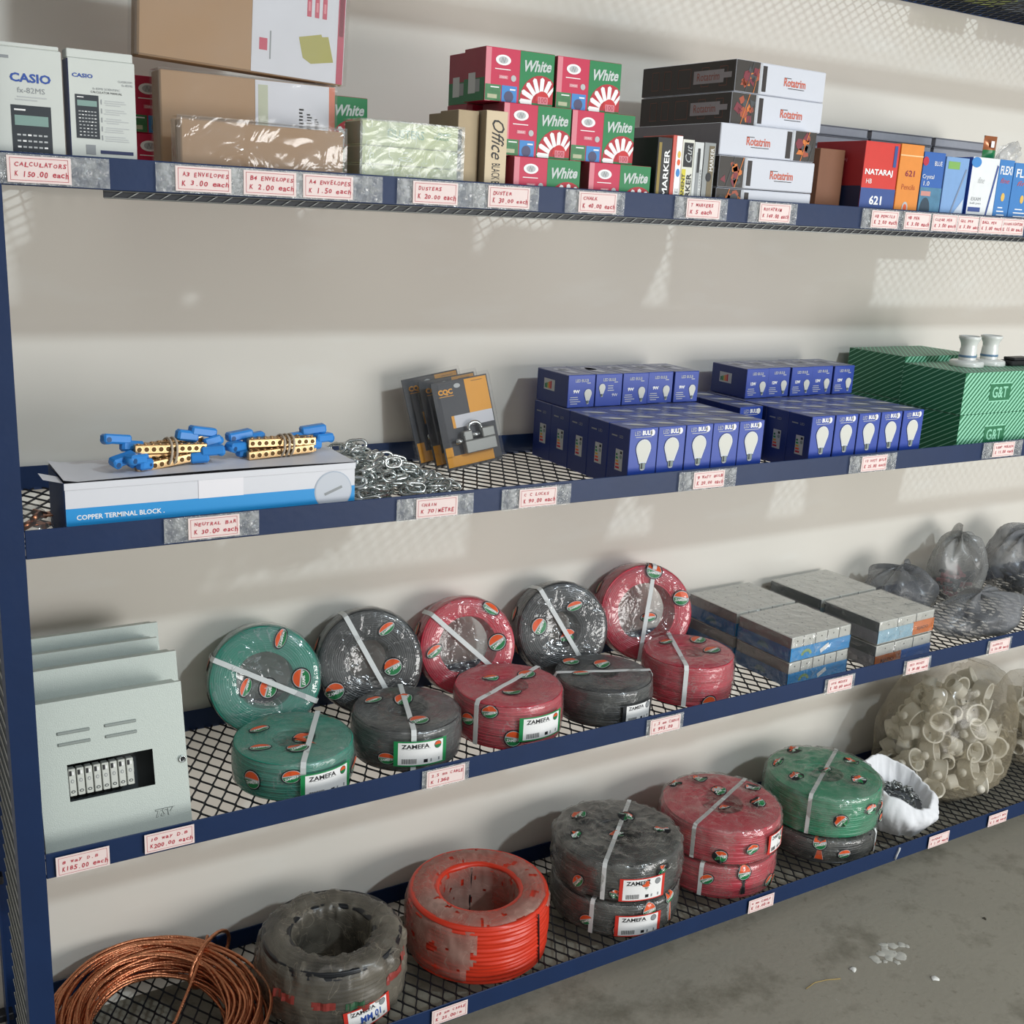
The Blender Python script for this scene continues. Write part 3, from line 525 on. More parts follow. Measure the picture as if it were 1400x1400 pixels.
# grey hardback books behind
gcov = mat('grey_book_cover', '#6c6f78', .5); gpg = mat('grey_book_edge', '#8f929b', .6, var=.1)
gb = MB().box(0, .235, 0, .13, 0, .003, gcov, c=.001).box(0, .235, 0, .13, .0205, .0235, gcov, c=.001).box(.003, .232, .002, .128, .0031, .0204, gpg).build('hardback_book'); first = True
for k, (x, y, n, w_) in enumerate([(1.86, .31, 9, 1), (2.105, .31, 9, 1), (2.35, .31, 9, 1)]):
    for q in range(n + 1):
        z = s + .0005 + q * .0242; lb = 'grey hardback book, %s in the %s pile behind the pen boxes' % (['bottom', 'second', 'third', 'fourth', 'fifth', 'sixth', 'seventh', 'eighth', 'ninth', 'topmost'][q], ['left', 'middle', 'right'][k]); dx = .006 * noise.noise(Vector((q * .7, k, 0)))
        if first: gb.location = (x + dx, y, z); tag(gb, lb, 'book', 'grey hardback books behind the pens'); first = False
        else: dup(gb, lb, (x + dx, y, z))
# small packet on the pen boxes
t = thing('snack_packet', 'small orange and green foil packet standing above the white pen box', 'packet', (2.30, .10, s + .1775))
m = MB(); m.grid(lambda u, v: ((u - .5) * .05, -.012 * math.sin(PI * u) * math.sin(PI * min(1, v * 1.1)), .058 * v), 10, 10, mat('packet_copper_foil', '#a5623c', .3, .4)); m.grid(lambda u, v: ((u - .5) * .05, .012 * math.sin(PI * u) * math.sin(PI * min(1, v * 1.1)), .058 * v), 10, 10, mat('packet_copper_foil', '#a5623c'))
m.grid(lambda u, v: ((u - .5) * .05, -.0125 * math.sin(PI * u) * math.sin(PI * min(1, v * .45 + .05)) - .0006, .024 * v), 10, 5, mat('packet_green', '#1f7a42', .3)); m.rect(front(0, -.0125, 0), -.012, .03, .0, .045, white_i, 2); m.build('foil_pouch', t)
t = thing('clear_plastic_bag', 'small clear plastic bag lying on the blue pen boxes at the right edge', 'plastic bag', (2.385, .105, s + .1775))
m = MB(); m.grid(lambda u, v: ((u - .5) * .10 * (1 - .3 * v), .02 * math.cos(2 * PI * v) * math.sin(PI * u) + .012 * noise.noise(Vector((u * 5, v * 5, 2))), .001 + .05 * math.sin(PI * v / 1) * (.6 + .4 * math.sin(PI * u)) + .006 * noise.noise(Vector((u * 7, v * 7, 9))) * math.sin(PI * v)), 18, 18, film('thin_bag_film', .25, gloss=1.4)); m.build('bag_film', t)

# top right, next shelf up
def bundle(x, w_, col, lb):
    m = MB(); rnd = random.Random(int(x * 100))
    for i in range(7):
        for j in range(3):
            m.tube([(w_ * (i + .5) / 7, .02 + j * .035, .012), (w_ * (i + .5) / 7 + .004 * rnd.random(), .02 + j * .035, .05), (w_ * (i + .5) / 7, .02 + j * .035 + .004, .09)], w_ / 14.5, mat(col[0], col[1], .7, var=.3, scale=60), 7)
    o = tag(m.build('rope_bundle'), lb, 'rope bundle', 'bundles on the uppermost shelf'); o.location = (x, .305, M0)
bundle(2.38, .23, ('yellow_green_rope', '#c2cf72'), 'yellow-green twisted bundle on the uppermost shelf at the top edge')
bundle(2.66, .3, ('slate_rope', '#9aa6b8'), 'slate grey bundle on the uppermost shelf at the top right corner')

# ------------------------------------------------------------------ second shelf
s = M2
boxw = mat('terminal_box_white', '#d9dadf', .5, var=.02); boxb = mat('terminal_box_blue', '#1f93d6', .45, var=.02)
t = thing('terminal_block_carton', 'long white and blue carton reading COPPER TERMINAL BLOCK on the second shelf', 'box', (.064, .020, s))
m = MB().box(0, .500, .001, .150, 0, .0018, boxw).box(0, .500, .001, .0026, 0, .1085, boxw).box(0, .500, .1484, .150, 0, .110, boxw).box(.4984, .500, .0027, .1483, .0019, .108, boxw); f = front(0, .001, 0)
m.rect(f, 0, 0, .5, .0785 - .012, boxb, 1); m.text(f, 'COPPER TERMINAL BLOCK .', .086, .051, .140, .0085, white_i, 2, bold=.02); m.rect(f, .214, .066, .292, .1075, mat('white_flap', '#e8e6ea', .5, var=0), 2)
m.disc(f, .458, .060, .036, .036, mat('pale_circle_print', '#aeb9c6', .5, var=0), 2, n=32); m.disc(f, .458, .060, .034, .034, mat('grey_circle_print', '#c3c8d0', .5, var=0), 3, n=32); m.rect(frame((.458, .001, .060), (1, 0, .38), (-.38, 0, 1)), -.018, -.0025, .018, .0025, grey, 4); m.build('carton_body', t)
m = MB().grid(lambda u, v: (.502 * u - .001, .0 + .152 * v, .1105 + .003 * math.sin(PI * u) * (1 - v) + (.004 if u < .02 else 0)), 24, 5, boxw).box(-.001, .501, -.0004, .0008, .098, .109, boxw); m.build('lid_flap', t)
m = MB().grid(lambda u, v: (-.028 * v - .001, .004 + .142 * u, .002 + .104 * (1 - .0 * v) * u ** 0 * (1 - .12 * v) * (.02 + .98 * (1 - abs(v - .5) * .2))), 6, 4, boxb)
m = MB().box(-.0012, .0, .004, .148, .001, .108, mat('terminal_box_dark_blue', '#1a4a86', .5)); m.build('end_flap', t)
MB().grid(lambda u, v: (-.001 - .03 * v, .006 + .05 * u, .1085 + .008 * v), 4, 4, boxw).build('side_flap', t)

brass = mat('brass', '#caa67a', .34, 1, var=.1, scale=50); hole = mat('screw_hole', '#5a3f1e', .5, .6, var=0); bluep = mat('blue_plastic', '#2f84d0', .38, var=.04); rub = mat('rubber_band', '#b3a694', .6)
def brass_bar(parent, p, rz, ry, L_=.125):
    m = MB().box(-L_ / 2, L_ / 2, -.0055, .0055, 0, .0155, brass, c=.0012); f = front(0, -.0055, 0)
    for k in range(10):
        u = -L_ / 2 + L_ * (k + .6) / 10.2; m.disc(f, u, .0078, .0054, .0054, mat('brass_rim', '#d8bd90', .3, 1, var=0), 1, n=12); m.disc(f, u, .0078, .0042, .0042, hole, 2, n=12); m.tube([(u, 0, .0153), (u, 0, .0168)], .0036, brass, 8)
    return m.build('brass_bar', parent, p, (0, ry, rz))
def blue_end(parent, p, rot, sc=1):
    sc *= 1.12; m = MB().box(-.024 * sc, .012 * sc, -.010, .010, .0, .016, bluep, c=.003).box(.0, .030 * sc, -.009, .009, -.012, .007, bluep, c=.004).tube([(-.018 * sc, -.0095, .006), (-.018 * sc, .0095, .006)], .0075, bluep, 12); m.disc(front(0, -.0097, 0), -.018 * sc, .006, .0045, .0045, mat('blue_plastic_hole', '#144a7c', .5), 1, n=12); m.disc(front(0, -.009, 0), .02 * sc, -.003, .003, .003, mat('blue_plastic_hole', '#144a7c'), 1, n=10)
    return m.build('blue_end_clip', parent, p, rot)
def bandl(parent, p, ry_, rz_, n=2):
    m = MB()
    for k in range(n):
        m.tube([(p[0] - .004 + k * .009 + .004 * math.sin(a), p[1] + ry_ * math.cos(a), p[2] + rz_ * math.sin(a)) for a in [2 * PI * i / 20 for i in range(20)]], .0022, rub, 6, closed=True)
    return m.build('rubber_band', parent)
zt = s + .1145
t = thing('terminal_bar_bundle', 'left bundle of brass terminal bars with splayed blue end clips on the carton', 'terminal bars', (.245, .085, zt), (0, 0, math.radians(6)), 'brass terminal bar bundles')
for p, rz, ry in [((0, -.012, .0), .08, -.10), ((.004, .002, .004), -.04, .04), ((0, -.012, .0225), -.03, .05), ((.006, .010, .025), .10, -.05), ((.0, .022, .012), .15, .02)]: brass_bar(t, p, rz, ry)
for p, r, c in [((-.075, -.016, .014), (.2, -.2, .2), 1.1), ((-.062, -.030, .0135), (0, .1, .5), .9), ((-.078, .008, .040), (-.2, .15, .1), 1.2), ((.066, -.018, .014), (0, .05, -.3 + PI), 1), ((.058, .012, .044), (0, -.2, PI + .1), 1.2), ((.078, .004, .024), (.3, .2, PI), .8)]: blue_end(t, p, r, c)
bandl(t, (.002, .003, .021), .027, .024)
t = thing('terminal_bar_bundle', 'right flat bundle of brass terminal bars with a pale rubber band, beside the chain', 'terminal bars', (.452, .105, zt), (0, 0, math.radians(4)), 'brass terminal bar bundles')
for p, rz, ry in [((-.004, -.014, .0), .04, -.03), ((.004, -.002, .001), -.02, .0), ((.0, -.008, .0165), -.03, .03), ((.006, .008, .016), .04, .02)]: brass_bar(t, p, rz, ry, .13)
for p, r, c in [((-.080, .0, .013), (.1, .1, .5), 1), ((-.062, .018, .030), (0, -.1, .1), 1.2), ((.064, .014, .030), (0, .1, PI - .1), 1.2), ((.082, .004, .016), (0, -.05, PI + .3), 1)]: blue_end(t, p, r, c)
bandl(t, (.002, -.002, .016), .024, .020, 3)
# bag of copper lugs at the far left
t = thing('bag_of_copper_lugs', 'little clear bag of copper lugs in the left corner of the second shelf', 'bag of lugs', (.010, .10, s))
cop = mat('copper', '#c07c58', .3, 1, var=.15, scale=30)
rnd = random.Random(4)
for k in range(7):
    x = .005 + .02 * rnd.random(); y = -.03 + .06 * rnd.random(); z = .006 + .006 * k; a = rnd.random() * 3
    MB().tube([(x - .018 * math.cos(a), y - .018 * math.sin(a), z), (x + .006 * math.cos(a), y + .006 * math.sin(a), z + .004)], .0055, cop, 10).box(x, x + .022, y - .006, y + .006, z, z + .002, cop, c=.0006).build('copper_lug', t)
MB().grid(lambda u, v: (.012 + .034 * math.cos(2 * PI * u) * math.sin(PI * (.15 + .8 * v)), .055 * math.sin(2 * PI * u) * math.sin(PI * (.15 + .8 * v)), .001 + .058 * v + .006 * noise.noise(Vector((u * 9, v * 5, 3)))), 20, 10, F_clear, closed_u=True).build('bag_film', t)

# chain
ch = MB(); rnd = random.Random(12); zinc = mat('zinc_chain', '#d3d9d8', .22, 1, var=.12, scale=60)
lk = []
for i in range(16):
    a = 2 * PI * i / 16; lk.append((.0135 * math.cos(a) + (.0065 if math.cos(a) > 0 else -.0065), .0095 * math.sin(a), 0))
LV = MB().tube(lk, .0031, zinc, 7, closed=True)
def hgt(x, y): return .088 * math.exp(-((x - .0) ** 2 / .009 + (y - .05) ** 2 / .02)) + .036 * math.exp(-((x - .10) ** 2 / .010 + (y - .06) ** 2 / .018))
pos = Vector((.0, .0)); ang = .3; n_links = 0; k = 0; path = []
while n_links < 300:
    ang += rnd.uniform(-.75, .75); q = pos + Vector((math.cos(ang), math.sin(ang))) * .026
    inside = (-.045 < q.x < .225 and -.05 < q.y < .20 - .40 * max(0, q.x - .05) and q.y > -.06 + .5 * max(0, q.x - .05))
    if not inside: ang += 2.1; k += 1; q = pos + Vector((math.cos(ang), math.sin(ang))) * .026; q.x = min(max(q.x, -.04), .19); q.y = min(max(q.y, -.045), .15)
    lay = rnd.random(); z = .0055 + hgt(q.x, q.y) * lay; mid = (pos + q) / 2
    M = Matrix.Translation((mid.x, mid.y, z)) @ Matrix.Rotation(ang, 4, 'Z') @ Matrix.Rotation(rnd.uniform(-.25, .25), 4, 'Y') @ Matrix.Rotation((PI / 2 if n_links % 2 else 0) * .75 + rnd.uniform(-.4, .4), 4, 'X')
    if n_links % 2: M = Matrix.Translation((0, 0, .004)) @ M
    ch.add(LV.v, LV.f, zinc, True, M); pos = q; n_links += 1
o = tag(ch.build('steel_chain'), 'heap of shiny steel chain on the mesh beside the terminal carton', 'chain'); o.location = (.625, .105, s)

# padlock blister packs
lk_dark = mat('lock_card_charcoal', '#34353a', .5, var=.04); lk_y = mat('lock_card_yellow', '#eaa013', .5, var=.03); steel = mat('satin_steel', '#8f908c', .45, .6, var=.05, scale=200)
blis = film('blister_plastic', .04, '#c9ccd2', .08, 1.0, .15, 14)
def lock_pack(loc, rot, label, w_=.140, h_=.195):
    t = thing('padlock_pack', label, 'padlock pack', loc, rot, 'padlock blister packs'); m = MB().box(0, w_, .012, .0135, 0, h_, lk_dark, c=.0005); f = front(0, .012, 0)
    m.rect(f, w_ * .58, h_ * .60, w_ - .003, h_ - .003, lk_y, 1); m.rect(f, .004, .006, w_ * .86, .030, lk_y, 1); m.rect(f, .004, .028, .022, .050, lk_y, 1); m.rect(f, w_ * .24, h_ * .46, w_ - .003, h_ * .60, wpaper, 2); m.rect(f, w_ * .24, h_ * .46, w_ * .29, h_ * .60, lk_y, 3)
    m.text(f, 'CQC', .031, h_ * .875, .036, .014, lk_y, 1, bold=.05); m.rect(f, .014, h_ * .825, .050, h_ * .832, lk_y, 1); m.disc(f, .062, h_ * .93, .008, .005, lgrey, 1); m.rect(f, w_ * .7, h_ * .95, w_ * .9, h_ * .955, black, 2); m.build('backing_card', t)
    m = MB().box(.046, .124, -.008, .010, .030, .058, steel, c=.002).box(.046, .068, -.008, .010, .0581, .080, steel, c=.002).box(.092, .124, -.008, .010, .0581, .080, steel, c=.002).tube([(.028, .001, .060), (.046, .001, .060)], .006, chrome, 12); pb = m.build('padlock_body', t)
    MB().tube([(.065, .001, .070), (.065, .001, .084)] + [(.080 - .015 * math.cos(a), .001, .084 + .012 * math.sin(a)) for a in [PI * i / 8 for i in range(1, 8)]] + [(.095, .001, .084), (.095, .001, .070)], .0042, chrome, 10).tube([(.064, .001, .068), (.096, .001, .068)], .005, chrome, 10).build('shackle', pb)
    m = MB()
    def sh(u, v):
        e = min(min(u, 1 - u) * 14, 1); g = min(min(v, 1 - v) * 16, 1); return (-.006 + (w_ + .012) * u, .014 - .026 * min(e, g), -.004 + (h_ + .012) * v)
    m.grid(sh, 40, 44, blis, smooth=False); m.build('blister_shell', t)
for loc, rx, ry, rz, lb in [((.868, .352, s + .008), -14, -9, 0, 'rearmost padlock blister pack, leaning farthest left'), ((.890, .318, s + .008), -14, -8, 0, 'middle padlock blister pack, almost hidden between the other two'), ((.903, .284, s + .008), -14, -8, 0, 'front padlock blister pack with the CQC card and steel padlock in full view')]:
    lock_pack(loc, (math.radians(rx), math.radians(ry), math.radians(rz)), lb)

# LED bulb boxes
bb = mat('bulb_box_blue', '#2243a0', .42, var=.05); bbt = mat('bulb_box_top', '#676d8e', .3, var=.12, scale=50); bbs = mat('bulb_box_side_shaded', '#1d2f6e', .4, var=.04); bulbw = mat('bulb_print_white', '#cfcfc6', .5, var=0); bulbl = mat('bulb_outline', '#d3d9e6', .5, var=0); sock = mat('bulb_socket_print', '#7d8a86', .5, var=0)  # side blue is the front blue darkened, painting in the shade of the sides
def bulb_shape(m, f, cu_, cv, sc, l=2):
    for mt, e, ll in ((black, 1.10, l), (bulbl, 1.04, l + 1), (bulbw, .95, l + 2)):
        pts = []
        for i in range(13):
            a = -.35 + (PI + .7) * i / 12; pts.append((cu_ + math.cos(a) * .0205 * sc * e, cv + math.sin(a) * .0205 * sc * e))
        pts += [(cu_ - .0095 * sc * e, cv - .034 * sc * e), (cu_ + .0095 * sc * e, cv - .034 * sc * e)]; m.add([f(u, v, ll) for u, v in [(cu_, cv)] + pts], [(0, 1 + i, 1 + (i + 1) % len(pts)) for i in range(len(pts))], mt)
    m.rect(f, cu_ - .0075 * sc, cv - .048 * sc, cu_ + .0075 * sc, cv - .034 * sc, sock, l + 2); m.rect(f, cu_ - .0045 * sc, cv - .048 * sc, cu_ - .0005 * sc, cv - .034 * sc, black, l + 3); m.disc(f, cu_, cv - .048 * sc, .0065 * sc, .004 * sc, lgrey, l + 2, PI, 2 * PI)
BW, BH = .0752, .1345
def energy(m, l_, u, v, w_=.026, h_=.046):
    m.rect(l_, u, v, u + w_, v + h_, lgrey, 1)
    for k, c in enumerate((red_ink, orange, mat('label_amber', '#caa23a', .5, var=0), green, dgreen)): m.rect(l_, u + .002, v + .004 + k * .007, u + .016 - k * .002, v + .0085 + k * .007, c, 2)
    m.rect(l_, u + w_ * .62, v + h_ * .8, u + w_ * .9, v + h_ * .93, black, 2); m.disc(l_, u + w_ * .75, v + h_ * .66, .0045, .0045, sock, 2)
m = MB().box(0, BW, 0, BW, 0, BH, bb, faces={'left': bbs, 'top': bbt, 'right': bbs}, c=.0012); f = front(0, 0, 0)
m.text(f, 'LED', .021, .1235, .016, .009, lgrey, 1); m.text(f, 'BULB', .046, .124, .026, .010, white_i, 1, bold=.04); m.disc(f, .060, .1235, .006, .007, white_i, 1); m.rect(f, .016, .1145, .058, .1158, lgrey, 1); bulb_shape(m, f, .0385, .0905, .93)
l_ = left(0, BW, 0); energy(m, l_, .030, .038); m.rect(l_, .012, .110, .032, .113, grey, 1); m.text(l_, 'LED', .046, .112, .014, .006, grey, 1)
tp = top(0, 0, BH); m.disc(tp, BW * .55, BW * .5, .030, .012, mat('bulb_top_print', '#aab2cf', .4, var=0), 1, rot=-.5); m.disc(tp, BW * .6, BW * .44, .018, .009, bulbw, 2, rot=-.5)
ub = m.build('led_bulb_box'); ub.location = (1.192, .030, s + .0005); ub['_k'] = 1; del ub['_k']
cn = ['first', 'second', 'third', 'fourth', 'fifth', 'sixth']; rn = ['front', 'second', 'third', 'fourth', 'rearmost']
tag(ub, 'upright blue LED bulb box, front row, first from the left, in the left block', 'bulb box', 'upright bulb boxes, left block')
for r in range(5):
    for c in range(5):
        if r == c == 0: continue
        dup(ub, 'upright blue LED bulb box, %s row, %s from the left, in the left block' % (rn[r], cn[c]), (1.192 + c * .0764 + .0015 * noise.noise(Vector((r, c, 3.3))), .030 + r * .0765, s + .0005))
for r in range(5):
    for c in range(-1 if r > 1 else 0, 5):
        o = dup(ub, 'upright blue bulb box, %s row, %s, in the right block' % (rn[r], 'extra at left end' if c < 0 else cn[c] + ' from left'), (1.722 + c * .0785 + (-.008 if c < 0 else 0) + .0015 * noise.noise(Vector((r, c, 8.3))), .030 + r * .0765, s + .0005)); o['group'] = 'upright bulb boxes, right block'
def lying(x, watt, lb, grp, flip=False):
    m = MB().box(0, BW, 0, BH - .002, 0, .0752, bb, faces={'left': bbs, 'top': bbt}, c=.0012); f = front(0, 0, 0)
    m.text(f, 'LED BULB', .038, .062, .036, .007, lgrey, 1, bold=.02); m.rect(f, .052, .055, .062, .057, lgrey, 1)
    if flip: bulb_shape(m, f, .018, .044, .42); m.text(f, watt, .055, .026, .016, .007, white_i, 1); lines(m, f, .032, .036, .062, .052, 3, lgrey, 5)
    else: bulb_shape(m, f, .056, .032, .48); m.text(f, watt, .024, .037, .018, .008, white_i, 1, bold=.05); lines(m, f, .006, .008, .040, .028, 4, lgrey, 6)
    l_ = left(0, BH - .002, 0); m.rect(l_, .032, .030, .078, .056, lgrey, 1)
    for k, c in enumerate((dgreen, green, mat('label_amber', '#caa23a'), orange, red_ink)): m.rect(l_, .036 + k * .006, .034, .041 + k * .006, .044 + .002 * k, c, 2)
    tp = top(0, 0, .0752); m.disc(tp, BW * .5, .062, .014, .040, mat('bulb_top_print2', '#b9bccb', .35, var=0), 1); m.disc(tp, BW * .5, .085, .021, .022, mat('bulb_top_print2', '#b9bccb'), 1)
    o = tag(m.build('led_bulb_box'), lb, 'bulb box', grp); o.location = (x, .279, s + BH + .0018); return o
pr = lying(1.1915 + .004, '9W', 'blue 9W bulb box lying on top of the left block, first from the left', 'lying bulb boxes on the left block')
for c in range(1, 5):
    lb = 'blue 9W bulb box lying on top of the left block, %s from the left' % cn[c]
    if c == 1: lying(1.1955 + .0772, '9W', lb, 'lying bulb boxes on the left block', True)
    else: dup(pr, lb, (1.1955 + c * .0772, .279 + .004 * (c % 2), s + BH + .0018))
p2 = lying(1.735, '12W', 'blue 12W bulb box lying on top of the right block, first from the left', 'lying bulb boxes on the right block')
for c in range(1, 5): dup(p2, 'blue 12W bulb box lying on top of the right block, %s from the left' % cn[c], (1.735 + c * .0772, .279 + .004 * (c % 2), s + BH + .0018))

# green striped cartons
gt = mat('carton_green', '#1a6e46', .5, var=.06); gtd = mat('carton_green_top', '#6d8f77', .5, var=.05); mint = mat('mint_stripe', '#8fd0b0', .5, var=0)
def gt_carton(loc, w_, d_, h_, lb):
    m = MB().box(0, w_, 0, d_, 0, h_, gt, faces={'top': gtd}, c=.001)
    def stripes(mp, W, Hh, slope, pitch, th_):
        k = -Hh / slope
        while k < W:
            pts = []
            def clip(u0):
                a = max(0, -u0) * slope; b = min(Hh, (W - u0) * slope); return [(u0 + a / slope, a), (u0 + b / slope, b)] if b > a else None
            A = clip(k); B = clip(k + th_)
            if A and B: m.poly(mp, [A[0], B[0], B[1], A[1]], mint, 1)
            k += pitch
    stripes(front(0, 0, 0), w_, h_, 1.0, .0155, .0085); stripes(left(0, d_, 0), d_, h_, .55, .024, .0045); stripes(top(0, 0, h_), w_, d_, 1.0, .016, .004)  # printed stripes, widened on the front so the lit face looks lighter
    f = front(0, 0, 0); u = .105; m.rect(f, u, .030, u + .085, .080, mint, 2); m.rect(f, u, .033, u + .085, .077, gt, 3); m.text(f, 'G&T', u + .042, .055, .062, .030, mint, 4, bold=.02)
    o = tag(m.build('striped_carton'), lb, 'carton', 'green striped cartons'); o.location = loc
gt_carton((2.254, .030, s + .0005), .38, .20, .112, 'green striped G&T carton, front bottom one'); gt_carton((2.252, .030, s + .1135), .38, .20, .109, 'green striped G&T carton, front upper one under the white lamp holders')
gt_carton((2.262, .236, s + .0005), .30, .20, .118, 'green striped carton, rear bottom one'); gt_carton((2.262, .236, s + .1195), .30, .20, .118, 'green striped carton, rear upper one, behind the bulb boxes')
porc = mat('white_porcelain', '#d9dcd8', .22, var=.02, coat=.4)
def holder(loc, lb):
    t = thing('lamp_holder', lb, 'lamp holder', loc, group='white lamp holders'); MB().lathe([(0, 0), (.044, 0), (.045, .002), (.044, .012), (.040, .015), (.024, .017), (.0, .017)], 32, porc).build('base_plate', t)
    MB().lathe([(.0225, .0172), (.0225, .030), (.0215, .045), (.0205, .052), (.0215, .060), (.026, .070), (.0285, .074), (.0285, .080), (.0255, .0805), (.023, .074), (.0, .060)], 32, porc).build('socket', t)
    MB().lathe([(.0226, .024), (.0232, .0242), (.0232, .0295), (.0226, .030)], 32, mat('steel_blue_band', '#5c7c98', .4)).build('blue_ring', t)
holder((2.385, .135, s + .2233), 'white porcelain lamp holder, left of two on the green cartons'); holder((2.482, .140, s + .2233), 'white porcelain lamp holder, right of two on the green cartons')
m = MB().box(0, .10, 0, .04, 0, .014, mat('black_plastic', '#17181b', .4), c=.002).box(.012, .09, .002, .038, .0142, .022, mat('black_plastic', '#17181b'), c=.002).box(-.02, .0, .012, .026, .0, .006, mat('black_plastic', '#17181b'), c=.001)
o = tag(m.build('black_bracket'), 'small black plastic fitting on the green carton at the right edge', 'fitting'); o.location = (2.53, .10, s + .2235)

# ------------------------------------------------------------------ third shelf
s = M3
db_m = mat('hammered_grey_enamel', '#bfc8c1', .45, .1, var=.05, scale=250, bump=.25, bscale=500); db_e = mat('grey_enamel_edge', '#b3bab2', .4, .15, var=.04)
def db_box(loc, w_, h_, rx, label, full=False, ry=0):
    t = thing('distribution_board', label, 'distribution board', loc, (rx, ry, 0), 'metal distribution boards')
    m = MB(); wt = .0015
    m.box(.006, w_ - .006, .012, .012 + wt, .0, h_ - .004, db_e) if not full else None
    for a in ((.004, w_ - .004, .0022, .052, .002, .0035), (.004, w_ - .004, .0022, .052, h_ - .006, h_ - .0045), (.004, .0055, .0022, .052, .0036, h_ - .0061), (w_ - .0055, w_ - .004, .0022, .052, .0036, h_ - .0061)): m.box(*a, db_e)
    m.box(.004, w_ - .004, .0521, .0535, .002, h_ - .0045, db_e); m.build('enclosure', t)
    m = MB(); X = [0, .047, .1945, w_]; Zs = [0, .094, .161, h_]
    if full:
        for a in ((0, w_, 0, Zs[1]), (0, w_, Zs[2], h_), (0, X[1], Zs[1], Zs[2]), (X[2], w_, Zs[1], Zs[2])): m.box(a[0], a[1], -.002, .0, a[2], a[3], db_m)
    else: m.box(0, w_, -.002, 0, 0, h_, db_m)
    m.box(0, w_, .0001, .0105, h_ - .0015, h_, db_e).box(w_ - .0015, w_, .0001, .0105, 0, h_ - .0016, db_e).box(0, .0015, .0001, .0105, 0, h_ - .0016, db_e)
    m.build('cover', t)
    if not full: return t
    m = MB(); slot = mat('louvre_shadow_metal', '#8e9692', .45, .3)
    for u in (.035, .115):
        for v in (.196, .216): m.box(u, u + .055, -.0045, -.0021, v, v + .0055, slot, c=.002)
    m.build('louvre', t)
    m = MB().box(.05, .165, .026, .030, .118, .138, chrome).box(.030, .23, .0485, .0515, .05, .2, mat('inside_shadow_grey', '#3d4345', .6)); rail = m.build('din_rail', t)
    clip = mat('cream_plastic', '#c9ccc4', .5)
    for k in range(8):
        x = .049 + k * .0142; m = MB().box(x, x + .0120, .006, .025, .101, .150, clip, c=.001); f = front(x, .006, 0)
        m.rect(f, .0015, .138, .0055, .147, black, 1); m.rect(f, .0060, .139, .0095, .145, white_i, 1); m.disc(f, .006, .128, .0028, .0035, grey, 1, n=10); m.disc(f, .006, .128, .0016, .0022, clip, 2, n=10); m.disc(f, .006, .109, .0038, .0028, mat('dark_grey_print', '#4d5352', .5, var=0), 1, n=10); m.disc(f, .006, .109, .002, .0014, clip, 2, n=8)
        m.build('breaker', rail)
    m = MB().lathe([(0, 0), (.0065, 0), (.0065, .004), (.0048, .005), (.0048, .003), (0, .003)], 20, chrome, M=Matrix.Translation((w_ - .009, -.002, .132)) @ Matrix.Rotation(PI / 2, 4, 'X')); m.disc(front(w_ - .009, -.0052, .132), 0, 0, .0025, .0025, black, 1, n=10); m.build('lock', t)
    m = MB(); f = front(0, -.002, 0)
    m.text(f, 'TSV', .208, .040, .036, .015, mat('emboss_dark_grey', '#6b726e', .5), 1, shear=.35, bold=.05); m.text(f, 'TSV', .2083, .0402, .0345, .0138, db_m, 2, shear=.35, bold=.012); m.rect(f, .190, .0465, .222, .0475, mat('emboss_dark_grey', '#6b726e'), 3); m.build('logo', t)
    return t
A = -math.radians(12)
db_box((.006, .052, s + .001), .255, .276, A, 'grey metal distribution board in front, with the breaker window', True)
db_box((.018, .138, s + .012), .258, .290, A, 'grey metal distribution board directly behind the front one')
db_box((.010, .214, s + .012), .250, .292, A, 'grey metal distribution board, third from the front')
db_box((.022, .280, s + .012), .255, .298, A, 'grey metal distribution board, rearmost, leaning nearest the wall')

# cable rolls
def cable_mat(name, col): return mat(name, col, .32, var=.10, scale=25)
teal = cable_mat('teal_cable_sheath', '#149079'); blk = cable_mat('black_cable_sheath', '#1c1f23'); redc = cable_mat('crimson_cable_sheath', '#cc2a44'); grnc = cable_mat('green_cable_sheath', '#179469'); oran = cable_mat('orange_red_cable_sheath', '#cf3720'); gblk = cable_mat('charcoal_cable_sheath', '#2e3033')
def coil_prof(R, r, Hh, d):
    pr_ = []; n = max(3, round(Hh / d)); nt = max(3, round((R - r) / (d * 1.1)))
    rnd = random.Random(int(R * 1e4 + Hh * 1e3))
    for k in range(n):   # inner wall, going up
        for q in range(3): a = PI * (q + .5) / 3; pr_.append((r - math.sin(a) * d * .25, Hh * (k + (q + .5) / 3) / n))
    for k in range(nt):
        up = .0025 * math.sin(PI * (k + .5) / nt)
        for q in range(3): a = PI * (q + .5) / 3; pr_.append((r + (R - r) * (k + (q + .5) / 3) / nt, Hh + math.sin(a) * d * .35 + up - .002))
    for k in range(n):
        w_ = rnd.uniform(-.0012, .0012) + .004 * math.sin(PI * (k + .5) / n)
        for q in range(4): a = PI * (q + .5) / 4; pr_.append((R + math.sin(a) * d * .42 + w_ - .004, Hh * (1 - (k + (q + .5) / 4) / n)))
    pr_.append((R - .006, .0008)); pr_.append((r, .0008)); pr_.append(pr_[0]); return pr_
